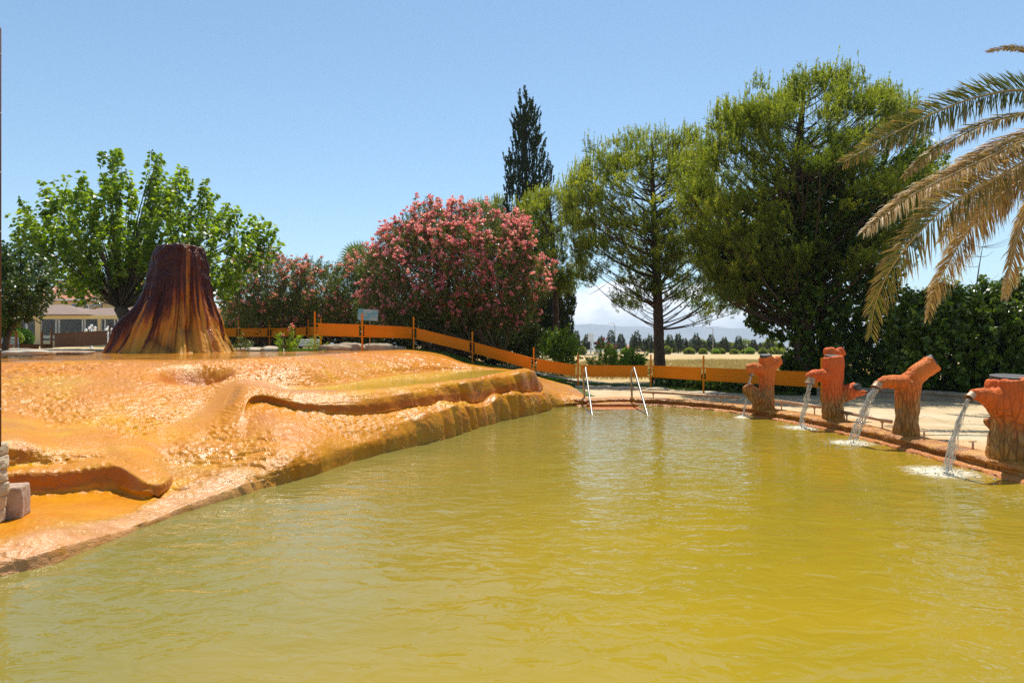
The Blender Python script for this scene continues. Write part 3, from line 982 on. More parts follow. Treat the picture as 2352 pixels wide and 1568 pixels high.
# ------------------------------------------------------------------ cone fountain
cx, cy = (402 - 1176) / F * 20, 20.0
prof = [(1.20, 1.88), (1.38, 1.76), (1.49, 1.68), (1.80, 1.50), (2.2, 1.31), (2.53, 1.14), (2.99, 0.98), (3.48, 0.87), (4.05, 0.775), (4.30, 0.71), (4.44, 0.675), (4.47, 0.62), (4.40, 0.58), (4.15, 0.52), (3.9, 0.2), (3.88, 0.01)]
pz = np.array([a for a, b in prof])
pr = np.array([b for a, b in prof])
tt = np.linspace(0, len(prof) - 1, 190)
zz = np.interp(tt, range(len(prof)), pz)
rr = np.interp(tt, range(len(prof)), pr)
k5 = np.ones(7) / 7
zz = np.concatenate([zz[:3], np.convolve(zz, k5, 'valid'), zz[-3:]])
rr = np.concatenate([rr[:3], np.convolve(rr, k5, 'valid'), rr[-3:]])
na = 420
th = np.linspace(0, 2 * pi, na, endpoint=False)
TH, Zg = np.meshgrid(th, zz)
RR = np.repeat(rr[:, None], na, 1)
hfrac = (Zg - 1.4) / 3.0
q1 = np.stack([np.cos(TH).ravel() * 3.3, np.sin(TH).ravel() * 3.3, Zg.ravel() * 0.35], 1)
fold = np.abs(vnoise(q1, 71)) ** 0.7
q2 = np.stack([np.cos(TH).ravel() * 8, np.sin(TH).ravel() * 8, Zg.ravel() * 0.5], 1)
fold2 = np.abs(vnoise(q2, 72)) ** 0.7
amp = np.interp(hfrac.ravel(), [0, 0.35, 0.6, 1.0], [0.36, 0.26, 0.11, 0.05])
rad = RR.ravel() + amp * (fold - 0.72) + amp * 0.45 * (fold2 - 0.5)
streak = 0.55 * vnoise(np.stack([np.cos(TH).ravel() * 5, np.sin(TH).ravel() * 5, Zg.ravel() * 0.22], 1), 76) + 0.45 * vnoise(np.stack([np.cos(TH).ravel() * 13, np.sin(TH).ravel() * 13, Zg.ravel() * 0.3], 1), 77) + 0.25 * vnoise(np.stack([np.cos(TH).ravel() * 30, np.sin(TH).ravel() * 30, Zg.ravel() * 0.6], 1), 78)
q3 = np.stack([np.cos(TH).ravel() * 4, np.sin(TH).ravel() * 4, Zg.ravel() * 3], 1)
rad += 0.30 * amp * (np.abs(vnoise(np.stack([np.cos(TH).ravel() * 22, np.sin(TH).ravel() * 22, Zg.ravel() * 1.2], 1), 79)) - 0.3)
rad += 0.055 * fbm(q3 * 1.6, 5, 73) * np.interp(hfrac.ravel(), [0, 0.6, 1], [0.5, 0.8, 1.4])
# knobs and the big vertical rib on the right front
for (a0, z0, sz, sa, am) in ((-0.95, 3.35, 1.0, 0.13, 0.11), (-0.78, 4.1, 0.45, 0.2, 0.09), (-2.55, 2.15, 0.35, 0.16, 0.16), (-1.05, 3.05, 0.2, 0.07, 0.07), (-0.55, 3.4, 0.9, 0.14, 0.07), (-1.9, 4.25, 0.2, 0.5, 0.04)):
    da = np.angle(np.exp(1j * (TH.ravel() - a0)))
    rad += am * np.exp(-(da / sa) ** 2 - ((Zg.ravel() - z0) / sz) ** 2)
zt = Zg.ravel() + 0.035 * vnoise(q1 * 1.3, 75) * (hfrac.ravel() > 0.9)
shx = np.interp(Zg.ravel(), [1.4, 2.5, 4.4], [0, 0.10, 0.165])
Vc = np.stack([shx + np.cos(TH).ravel() * rad, np.sin(TH).ravel() * rad, zt - 1.38], 1)
m_, n_ = TH.shape
i = (np.arange(m_ - 1)[:, None] * n_ + np.arange(n_)[None, :])
j = (np.arange(m_ - 1)[:, None] * n_ + (np.arange(n_)[None, :] + 1) % n_)
fc = np.stack([i.ravel(), j.ravel(), j.ravel() + n_, i.ravel() + n_], 1)
cone = thing('volcano_fountain', (cx, cy, 1.38), 'tall dark maroon volcano-shaped spring cone with orange fluted foot on the orange terrace', 'fountain')
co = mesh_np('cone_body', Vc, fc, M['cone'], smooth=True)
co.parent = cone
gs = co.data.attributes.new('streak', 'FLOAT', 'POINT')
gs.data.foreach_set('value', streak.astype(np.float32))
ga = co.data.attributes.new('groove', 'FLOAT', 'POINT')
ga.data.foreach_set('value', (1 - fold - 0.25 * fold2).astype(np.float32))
mb = MB()
mb.sphere((cx + 0.165, cy, 4.30), 0.56, 24, (1, 1, 0.10))
mb.build('well_water', M['poolwater'], cone, True)

# ------------------------------------------------------------------ deck and rim
RIM = [(-0.4, 19.6), (1.2, 18.5), (1.90, 17.9), (2.6, 18.25), (3.5, 18.3), (4.52, 17.5), (5.25, 16.4), (5.60, 15.1), (5.98, 13.0), (6.06, 10.65), (6.04, 8.4), (5.98, 6.5), (5.8, 3.5), (5.4, 0), (5.2, -6)]
OUT = [(1.0, 22.5), (1.4, 23.4), (2.1, 23.4), (3.2, 23.2), (4.4, 22.7), (6.0, 20.8), (7.9, 19.6), (10.2, 19.5), (11.3, 18.7), (11.5, 16.5), (12.6, 12.5), (13.5, 8), (14, 3.5), (14, 0), (14, -6)]


def crl(P, k):
    P = np.array(P, float)
    return cr_interp(P[:, None, :], k, 0, 0.5)[:, 0, :]


Ri = crl(RIM, 24)
Oi = crl(OUT, 24)
nd = 60
V, E = [], []
for a, b in zip(Ri, Oi):
    for k in range(nd):
        u = (k / (nd - 1)) ** 1.3
        p = (a * (1 - u) + b * u) + (0, 0)
        V.append((p[0], p[1], 0.15))
        E.append(np.hypot(*(p - a)) / 3.2)
V = np.array(V)
inn = np.tile(np.arange(nd) == 0, len(Ri))
V[:, 2] += 0.010 * fbm(V * 1.5, 3, 81) + 0.004 * fbm(V * 12, 3, 82)
dk = mesh_np('pavement', V, gridfaces(nd, len(Ri)), M['deck'], smooth=True)
at = dk.data.attributes.new('edge', 'FLOAT', 'POINT')
at.data.foreach_set('value', np.array(E, dtype=np.float32))
structure(dk)
# rim crust swept along the water edge
Rf = crl(RIM, 70)
T = np.gradient(Rf, axis=0)
T /= np.linalg.norm(T, axis=1, keepdims=True)
Nout = np.stack([-T[:, 1], T[:, 0]], 1)          # towards the deck
PR = [(-0.16, -0.35), (-0.15, -0.02), (-0.13, 0.028), (-0.06, 0.045), (-0.012, 0.05), (0.0, 0.075), (-0.01, 0.10), (-0.045, 0.112), (-0.05, 0.14), (-0.02, 0.164), (0.06, 0.176), (0.2, 0.18), (0.34, 0.172), (0.42, 0.13)]
PRf = crl(PR, 4)
V = []
for kk, (p, n) in enumerate(zip(Rf, Nout)):
    for (o_, z_) in PRf:
        V.append((p[0] + n[0] * o_, p[1] + n[1] * o_, z_))
V = np.array(V)
nrp = len(PRf)
Nr = np.repeat(Nout, nrp, 0)
off = np.tile(PRf[:, 0], len(Rf))
d1 = 0.045 * fbm(V * np.array([3.0, 3.0, 9.0]), 4, 91) + 0.02 * fbm(V * np.array([9, 9, 30.0]), 3, 92)
V[:, :2] += Nr * d1[:, None] * (off < 0.3)[:, None]
V[:, 2] += (0.016 * fbm(V * 3.5, 3, 93)) * (V[:, 2] > 0.06)
if True:
    fr = gridfaces(nrp, len(Rf))[:, ::-1]
rimo = mesh_np('pool_rim', V, fr, M['rim'], smooth=True)
structure(rimo)
# sunken step between the hand rails
mb = MB()
mb.box((1.95, 16.9, -0.3), (3.25, 18.2, 0.012))
mb.box((1.95, 17.55, 0.012), (3.25, 18.25, 0.085))
st = mb.build('pool_steps', M['rim'], bevel=0.02)
structure(st)

# ------------------------------------------------------------------ hand rails
def tag_rail(o, side):
    return o


def arc_rail(foot, shoulder, top, end, label):
    pts = np.array([W(*foot), W(*shoulder), W(*top), W(*end)])
    f, s_, t, e = pts
    t2 = t + (e - t) * 0.06 + np.array((0, 0, 0.004))
    path = [f, f + (s_ - f) * 0.5, s_, s_ * 0.6 + t * 0.4 + np.array((0, 0.01, 0.035)), t, t2, t + (e - t) * 0.3, t + (e - t) * 0.65, e, e + (e - t) * 0.12]
    path = cr_interp(np.array(path)[:, None, :], 6, 0, 0.45)[:, 0, :]
    r = thing('pool_handrail', f, label, 'handrail', 'steel handrails at the pool steps')
    mb = MB()
    mb.tube(path, 0.027, 12)
    mb.build('rail_tube', M['steel'], r, True)
    mb = MB()
    mb.tube([f + (0, 0, -0.01), f + (0, 0, 0.02)], 0.065, 14)
    mb.build('base_flange', M['rustpipe'], r)
    return r


arc_rail((1342.6, 914, 18.3), (1340, 856, 18.25), (1344.5, 844, 17.95), (1360, 952, 15.7), 'left one of the two bent steel pool handrails, beside the orange terrace foot')
arc_rail((1451.5, 915, 18.3), (1450, 856, 18.25), (1456, 844, 17.95), (1487, 952, 15.7), 'right one of the two bent steel pool handrails, beside the low pipe')

# low pipes
def low_pipe(a, b, sup, label):
    A_, B_ = np.array(a), np.array(b)
    r = thing('low_pipe_rail', (A_ + B_) / 2 - (0, 0, 0.16), label, 'pipe rail', 'low pipe rails along the pool edge')
    mb = MB()
    mb.tube([A_, A_ * .7 + B_ * .3 + (0, 0, .004), (A_ + B_) / 2, B_], 0.032, 12)
    mb.build('pipe', M['rustpipe'], r, True)
    for s_ in sup:
        p = A_ * (1 - s_) + B_ * s_
        mb = MB()
        mb.tube([(p[0], p[1], 0.14), (p[0], p[1], p[2] - 0.02)], 0.014, 8)
        mb.tube([(p[0], p[1], p[2] - 0.05), (p[0], p[1], p[2] - 0.028)], 0.03, 8)
        mb.build('support', M['rustpipe'], r, True)
    return r


low_pipe(W(1476, 899.7, 18.5), W(1699, 912, 16.7), (0.12, 0.82), 'long low pipe rail running from the right handrail to the first stump fountain')
low_pipe(W(1777, 919.5, 15.75), W(1888, 935, 14.0), (0.18, 0.86), 'low pipe rail between the two farthest stump fountains')
low_pipe(W(1933, 945.8, 13.1), W(2047, 968, 11.35), (0.12, 0.84), 'low pipe rail ending in a round cap left of the slanting-limb stump fountain')
for k, (px, py0, py1, d) in enumerate(((2122.6, 990, 1012, 10.3), (2234.6, 1014, 1036, 9.3))):
    a, b = W(px, py1, d), W(px, py0, d)
    mb = MB()
    mb.tube([(a[0], a[1], 0.14), (b[0], b[1], b[2])], 0.014, 8)
    mb.tube([b + (-0.055, 0, 0.0), b + (0.055, 0.01, 0.004)], 0.008, 6)
    o = mb.build('pipe_stub', M['rustpipe'], None, True)
    tag(o, ('bare T-shaped pipe stub just right of the slanting-limb stump fountain', 'bare T-shaped pipe stub just left of the largest stump fountain')[k], 'pipe stub', 'bare pipe stubs on the pavement')

# ------------------------------------------------------------------ stump fountains
R6 = lambda x, y: (1665.2 + x / 6.827, 775.2 + y / 6.827)
R7 = lambda x, y: (1952.3 + x / 4.5514, 792.4 + y / 4.5514)


def remeshed(mb, vox):
    me = bpy.data.meshes.new('tmp')
    me.from_pydata(mb.v, [], mb.f)
    o = bpy.data.objects.new('tmp', me)
    C.objects.link(o)
    m = o.modifiers.new('r', 'REMESH')
    m.mode = 'VOXEL'
    m.voxel_size = vox
    s_ = o.modifiers.new('s', 'SMOOTH')
    s_.factor = 0.6
    s_.iterations = 6
    dg = bpy.context.evaluated_depsgraph_get()
    r = bpy.data.meshes.new_from_object(o.evaluated_get(dg))
    bpy.data.objects.remove(o)
    return r


def stump(name, label, d, conv, sc, base, limbs, cuts, zb, c1, c2, spout, vox=0.016):
    """limbs: list of [(zx, zy, r, depth offset)...] in zoom coordinates"""
    def pt(zx, zy, dd=0.0):
        x, y = conv(zx, zy)
        return W(x, y, d + dd)
    b = pt(*base)
    b[2] = 0.14
    root = thing(name, b, label, 'fountain', 'concrete tree stump fountains')
    mb = MB()
    for L in limbs:
        P = [pt(q[0], q[1], q[3] if len(q) > 3 else 0) for q in L]
        r = [q[2] / sc / F * d for q in L]
        if len(P) > 2:
            arr = np.array([[*p, rr_] for p, rr_ in zip(P, r)])
            arr = cr_interp(arr[:, None, :], 5, 0, 0.45)[:, 0, :]
            P, r = [a[:3] for a in arr], [float(a[3]) for a in arr]
        mb.tube(P, r, 20)
    me = remeshed(mb, vox)
    n = len(me.vertices)
    co = np.empty(n * 3)
    me.vertices.foreach_get('co', co)
    co = co.reshape(-1, 3)
    no = np.array([v.normal[:] for v in me.vertices])
    g = co * np.array([11, 11, 2.6])
    dsp = 0.020 * (np.abs(vnoise(g, 5)) - 0.3) + 0.012 * fbm(co * 9, 3, 8) + 0.016 * fbm(co * 3.2, 2, 9)
    low_ = sstep(zb + 0.1, zb - 0.3, co[:, 2])
    dsp += low_ * 0.016 * (np.abs(vnoise(co * np.array([20, 20, 7.0]), 6)) - 0.25)
    co = co + no * dsp[:, None]
    me.vertices.foreach_set('co', co.astype(np.float32).ravel())
    me.polygons.foreach_set('use_smooth', np.ones(len(me.polygons), bool))
    me.name = 'stump_body'
    me.materials.append(fountain_mat(name + '_skin', zb, c1, c2))
    o = bpy.data.objects.new('stump_body', me)
    C.objects.link(o)
    o.parent = root
    o.location = -Vector(root.location)
    # dark cut faces
    for (zx, zy, r, dd, nv) in cuts:
        c = pt(zx, zy, dd)
        nv = np.array(nv, float)
        nv /= np.linalg.norm(nv)
        rm = r / sc / F * d
        mb = MB()
        mb.tube([c - nv * 0.06, c + nv * 0.012, c + nv * 0.016], [rm, rm, rm * 0.94], 22)
        mb.build('cut_face', M['black'], root)
    # spout lip: short flared pipe shell
    a, b_, r = spout
    A_, B_ = pt(*a), pt(*b_)
    rm = r / sc / F * d
    mb = MB()
    mb.tube([A_, A_ * .4 + B_ * .6, B_], [rm * 1.0, rm * 1.0, rm * 1.18], 16, cap=False)
    mb.tube([B_, A_ * .4 + B_ * .6, A_], [rm * 1.02, rm * 0.8, rm * 0.7], 16, cap=False)
    mb.build('spout_lip', M['rustpipe'], root, True)
    return root


stump('stump_fountain', 'farthest orange tree-stump fountain with round lower left limb and thin trickle', 15.25, R6, 6.827, (600, 1100, 0.15),
      [[(600, 1150, 190, .1), (610, 1050, 155, .1), (640, 900, 125, .1), (655, 700, 112, .1), (665, 550, 118, .1), (655, 400, 112, .1), (640, 300, 118, .1)],
       [(640, 520, 85, .1), (500, 490, 85), (400, 490, 80), (350, 500, 58)],
       [(700, 500, 80, .1), (790, 410, 80, .1), (845, 350, 75, .1), (865, 335, 55, .1)],
       [(620, 1000, 120, .1), (500, 930, 110), (400, 840, 105), (340, 770, 90), (325, 745, 55)]],
      [(640, 276, 92, .1, (-0.05, -0.12, 1))], 0.70, (0.58, 0.115, 0.018), (0.70, 0.185, 0.035),
      ((440, 540, -.02), (408, 600, -.04), 34))
stump('stump_fountain', 'orange stump fountain with two knobs on top and hollow right limb with dark round end', 13.1, R6, 6.827, (1700, 1290, 0.15),
      [[(1700, 1340, 185, .1), (1700, 1250, 165, .1), (1690, 1050, 150, .1), (1690, 800, 150, .1), (1690, 600, 160, .1), (1690, 420, 158, .1), (1680, 300, 150, .1)],
       [(1650, 400, 80, .3), (1640, 260, 90, .32), (1640, 195, 84, .32), (1640, 160, 50, .32)],
       [(1680, 400, 80, .3), (1760, 270, 84, .32), (1830, 225, 84, .32), (1858, 208, 60, .32)],
       [(1640, 620, 100, .1), (1500, 590, 100, 0), (1400, 590, 92, 0), (1330, 620, 78, 0), (1305, 640, 50, 0)],
       [(1700, 950, 130, .1), (1850, 890, 128, .05), (1990, 830, 118, -.02), (2085, 790, 96, -.08)],
       [(1950, 880, 80, 0), (2100, 860, 62, 0), (2190, 862, 40, 0), (2225, 868, 22, 0)]],
      [(1680, 286, 108, .1, (0, -0.1, 1)), (2094, 776, 60, -.17, (0.45, -1, 0.12)), (2215, 858, 26, -.02, (1, -0.4, 0.3))],
      0.60, (0.62, 0.085, 0.014), (0.74, 0.155, 0.032),
      ((1350, 640, -.03), (1325, 735, -.06), 68))
stump('stump_fountain', 'orange stump fountain with long slanting limb cut open at the upper right', 10.85, R7, 4.5514, (580, 950, 0.15),
      [[(575, 1000, 150, .05), (580, 930, 130, .05), (595, 750, 112, .05), (603, 550, 118, .05), (615, 400, 118, .05), (600, 340, 70, .05)],
       [(590, 430, 95, .05), (690, 320, 96, .05), (780, 250, 98, .05), (865, 185, 96, .05)],
       [(600, 410, 90, .05), (480, 390, 76, 0), (390, 385, 66, 0), (320, 405, 55, 0), (285, 425, 40, 0)]],
      [(884, 172, 84, .03, (0.80, -0.42, 0.50))], 0.76, (0.62, 0.13, 0.016), (0.74, 0.20, 0.034),
      ((300, 400, -.02), (268, 452, -.05), 46))
stump('stump_fountain', 'largest nearest stump fountain with broad flat top and thick cracked bark trunk', 8.45, R7, 4.5514, (1720, 1250, 0.1),
      [[(1725, 1330, 300, .15), (1720, 1230, 262, .15), (1735, 1000, 236, .15), (1750, 800, 232, .15), (1740, 640, 262, .15), (1730, 500, 285, .15), (1720, 400, 268, .15), (1715, 345, 245, .15)],
       [(1650, 610, 190, .1), (1500, 570, 120, .02), (1390, 530, 84, -.04), (1300, 515, 62, -.06), (1250, 520, 44, -.06)],
       [(1560, 850, 60, .3), (1450, 810, 50, .32), (1440, 770, 36, .32)]],
      [(1715, 334, 218, .15, (0, -0.08, 1))], 0.70, (0.60, 0.10, 0.014), (0.70, 0.16, 0.03),
      ((1280, 515, -.08), (1238, 560, -.12), 40), 0.018)

# falling streams and splashes
def stream(p0, p1, r0, r1, label, seed, n=46):
    rs = np.random.default_rng(seed)
    p0, p1 = np.array(p0), np.array(p1)
    root = thing('water_stream', p1, label, 'water stream', 'streams falling from the stump fountains')
    base = []
    for i in range(n):
        t = i / (n - 1)
        h = t ** 0.82
        p = np.array([p0[0] + (p1[0] - p0[0]) * h, p0[1] + (p1[1] - p0[1]) * h, p0[2] + (p1[2] - p0[2]) * t])
        base.append(p)
    mb = MB()
    for s_ in range(11):
        ph = rs.uniform(0, 6.28, 6)
        f = 0 if s_ == 0 else 1
        P, Q = [], []
        for i, p in enumerate(base):
            t = i / (n - 1)
            R_ = r0 * (1 - t) + r1 * t
            w = R_ * f * (0.45 + 0.75 * t)
            P.append(p + (w * sin(ph[0] + 3.1 * t + 0.7 * sin(ph[1] + 9 * t)), w * 0.6 * sin(ph[2] + 4 * t), 0))
            Q.append(max(0.002, R_ * (0.40 if f else 0.62) * (0.60 + 0.28 * sin(ph[3] + 19 * t) + 0.25 * sin(ph[4] + 41 * t)) * (1 - 0.35 * t * f)))
        mb.tube(P, Q, 9)
    mb.build('stream', M['stream'], root, True)
    mb = MB()
    for i in range(110):
        a = rs.uniform(0, 6.28)
        rr_ = abs(rs.normal(0, 1)) * (0.10 + r1 * 3.0)
        hz_ = abs(rs.normal(0, 1)) * 0.05 * math.exp(-rr_ * 3) + 0.006
        mb.sphere((p1[0] + cos(a) * rr_, p1[1] + sin(a) * rr_, hz_), rs.uniform(0.003, 0.013), 6, (1.3, 1.3, 0.8))
    for i in range(26):
        t = rs.uniform(0.3, 1)
        p = base[int(t * (n - 1))]
        mb.sphere(p + rs.normal(0, 1, 3) * (r1 * 1.6 + 0.008), rs.uniform(0.0025, 0.007), 6, (1, 1, 1.6))
    mb.build('splash', M['foam'], root, True)['kind'] = 'stuff'


def ip(k, dx=0, dy=0):
    p = IMPACTS[k][0].copy()
    p[2] = -0.02
    return p


stream(W(*R6(408, 590), 15.2), W(1708, 955, 15.35), 0.028, 0.018, 'thin trickle falling from the farthest stump fountain', 1)
stream(W(*R6(1325, 725), 13.0), W(1842, 979, 13.2), 0.060, 0.040, 'stream falling from the two-knobbed stump fountain', 2)
stream(W(*R7(268, 455), 10.78), W(1961, 1010, 10.9), 0.070, 0.055, 'broad slanting stream falling from the slanting-limb stump fountain', 3)
stream(W(*R7(1236, 565), 8.3), W(2174, 1080, 8.45), 0.036, 0.048, 'long stream falling from the largest nearest stump fountain', 4)

# ------------------------------------------------------------------ fences
def fence(name, label, posts, mat, ph=1.15, p0=0.40, p1=0.79, pr_=0.028, skip=()):
    """posts: (x, y, z_base, [height])"""
    r = thing(name, (posts[0][0], posts[0][1], posts[0][2]), label, 'fence')
    for i, p in enumerate(posts):
        hgt = p[3] if len(p) > 3 else ph
        mb = MB()
        mb.tube([(p[0], p[1], p[2] - 0.15), (p[0], p[1], p[2] + hgt)], pr_, 10)
        mb.build('post', mat, r, False, 0.004)
    for i in range(len(posts) - 1):
        if i in skip:
            continue
        a, b = posts[i], posts[i + 1]
        L = math.hypot(b[0] - a[0], b[1] - a[1])
        g = 0.10 / L
        A_ = np.array(a[:3], float)
        B_ = np.array(b[:3], float)
        e = pr_ * 0.7 / L
        a1, b1 = A_ + (B_ - A_) * e, B_ + (A_ - B_) * e
        a2, b2 = A_ + (B_ - A_) * g, B_ + (A_ - B_) * g
        mb = MB()
        mb.beam(a2[:2], b2[:2], 0.016, a2[2] + p0 + 0.03, a2[2] + p1 - 0.03, b2[2] + p0 + 0.03, b2[2] + p1 - 0.03)
        mb.build('panel', mat, r)
        for (q0, q1) in ((p0, p0 + 0.032), (p1 - 0.032, p1)):
            mb = MB()
            mb.beam(a1[:2], b1[:2], 0.034, a1[2] + q0, a1[2] + q1, b1[2] + q0, b1[2] + q1)
            mb.build('rail', mat, r, False, 0.003)
    return r


def pw(px, py, d):
    p = W(px, py, d)
    return (p[0], p[1], p[2])


fence('panel_fence', 'long orange panel fence stepping down from the oleanders to the stump fountains',
      [pw(723, 800, 21.3), pw(832, 803, 21.5), pw(950, 804, 23.6), pw(1085, 836, 24.0), pw(1226, 877, 22.8), (2.23, 23.06, 0.13), (4.61, 22.67, 0.13), (5.78, 20.6, 0.13), (7.74, 17.07, 0.13)], M['fence'])
fence('panel_fence', 'smaller orange panel fence in front of the dark oleander hedge, right of the cone',
      [pw(500, 787, 31), pw(548, 787, 31), pw(619, 787, 31), pw(674, 786, 31), pw(708, 784, 31), pw(737, 787, 28.5)], M['fence'], 1.02, 0.27, 0.66)
fence('panel_fence', 'brown panel fence rising towards the left foot of the volcano cone',
      [pw(119, 810, 24), pw(252, 803, 24), pw(380, 797, 24)], M['fence_brown'], 0.92, 0.18, 0.68)
fence('panel_fence', 'low brown fence with single low rail at the far left behind the grey slab',
      [pw(-90, 812, 21.5), pw(37, 812, 21.8), pw(96, 811, 22.6), pw(118, 810, 23.6)], M['fence_brown'], 0.72, 0.08, 0.30, 0.04)

# ------------------------------------------------------------------ foliage tools
def norm(a):
    return a / (np.linalg.norm(a, axis=-1, keepdims=True) + 1e-9)


def brush(S, A_, Ls, k, L, Wd, fwd, side, grav, rng, t0=0.0, fold=0.15, tip=0.45):
    """k leaves on every shoot. S starts, A_ unit axes, Ls lengths."""
    n = len(S)
    S = np.repeat(S, k, 0)
    A_ = np.repeat(A_, k, 0)
    Ls = np.repeat(Ls, k)
    t = rng.uniform(t0, 1, n * k)
    c = S + A_ * (Ls * t)[:, None]
    rnd = norm(rng.normal(size=(n * k, 3)))
    rad_ = norm(rnd - A_ * (rnd * A_).sum(1, keepdims=True))
    D = norm(A_ * fwd + rad_ * side + np.array((0, 0, -grav)) + rng.normal(size=(n * k, 3)) * 0.12)
    s_ = norm(np.cross(D, norm(rng.normal(size=(n * k, 3)))))
    nn = np.cross(D, s_)
    l = L * rng.uniform(0.65, 1.25, n * k)
    w = Wd * rng.uniform(0.7, 1.2, n * k)
    mid = c + D * (l * tip)[:, None]
    v = np.empty((n * k, 4, 3))
    v[:, 0] = c
    v[:, 1] = mid + s_ * (w / 2)[:, None] + nn * (w * fold)[:, None]
    v[:, 2] = c + D * l[:, None] - np.array((0, 0, 1.0)) * (l * 0.12)[:, None]
    v[:, 3] = mid - s_ * (w / 2)[:, None] + nn * (w * fold)[:, None]
    return v.reshape(-1, 3), t


def quads(name, vlist, mat, parent, rng, tone=None):
    v = np.concatenate(vlist, 0)
    m = len(v) // 4
    f = np.arange(m * 4).reshape(m, 4)
    if tone is None:
        tone = np.clip(rng.normal(0.45, 0.22, m), 0, 1)
    return mesh_np(name, v, f, mat, parent, tone)


def sample_poly(poly, n, rng, edge_bias=0):
    P = np.array(poly, float)
    lo, hi = P.min(0), P.max(0)
    out_ = np.zeros((0, 2))
    while len(out_) < n:
        c = rng.uniform(lo, hi, (n * 2, 2))
        c = c[inpoly(c[:, 0], c[:, 1], poly)]
        out_ = np.concatenate([out_, c])
    return out_[:n]


def poly_dist(pts, poly):
    P = np.array(poly, float)
    Q = np.roll(P, -1, 0)
    best = np.full(len(pts), 1e9)
    for a, b in zip(P, Q):
        ab = b - a
        t = np.clip(((pts - a) @ ab) / (ab @ ab + 1e-9), 0, 1)
        best = np.minimum(best, np.linalg.norm(pts - (a + t[:, None] * ab), axis=1))
    return best


def crown_pts(poly, n, d, thick, rng, shell=0.0):
    """points filling a crown whose silhouette is poly; depth follows a rounded section"""
    pt = sample_poly(poly, n, rng)
    dist = poly_dist(pt, poly)
    mxd = np.percentile(dist, 97)
    prof_ = np.sqrt(np.clip(1 - (1 - np.clip(dist / mxd, 0, 1)) ** 2, 0.02, 1))
    u = rng.uniform(-1, 1, n)
    if shell:
        u = np.sign(u) * np.abs(u) ** (1 - shell)
    dd = d + u * thick * prof_
    # keep the silhouette: convert with the mean distance for x,z and shift along y
    X_ = np.stack([(pt[:, 0] - 1176) / F * dd, dd, EYE - (pt[:, 1] - 792) / F * dd], 1)
    return X_, dist / mxd, u


def curve_pts(a, b, sag, n=6):
    a, b = np.array(a, float), np.array(b, float)
    t = np.linspace(0, 1, n)[:, None]
    m_ = (a + b) / 2 + np.array(sag)
    return (1 - t) ** 2 * a + 2 * t * (1 - t) * m_ + t ** 2 * b


def trunk_mesh(pts, rad, mat, parent, n=12, extra=None, rough=0.05):
    mb = MB()
    arr = np.array([[*p, r] for p, r in zip(pts, rad)])
    arr = cr_interp(arr[:, None, :], 8, 0, 0.45)[:, 0, :]
    P = [a[:3] + np.array((rough * 0.6 * sin(3 * i), rough * 0.4 * cos(2.3 * i), 0)) * 0.35 for i, a in enumerate(arr)]
    mb.tube(P, [float(a[3]) for a in arr], n)
    if extra:
        for (pp_, rr_) in extra:
            mb.tube(pp_, rr_, 6)
    return mb.build('trunk', mat, parent, True)


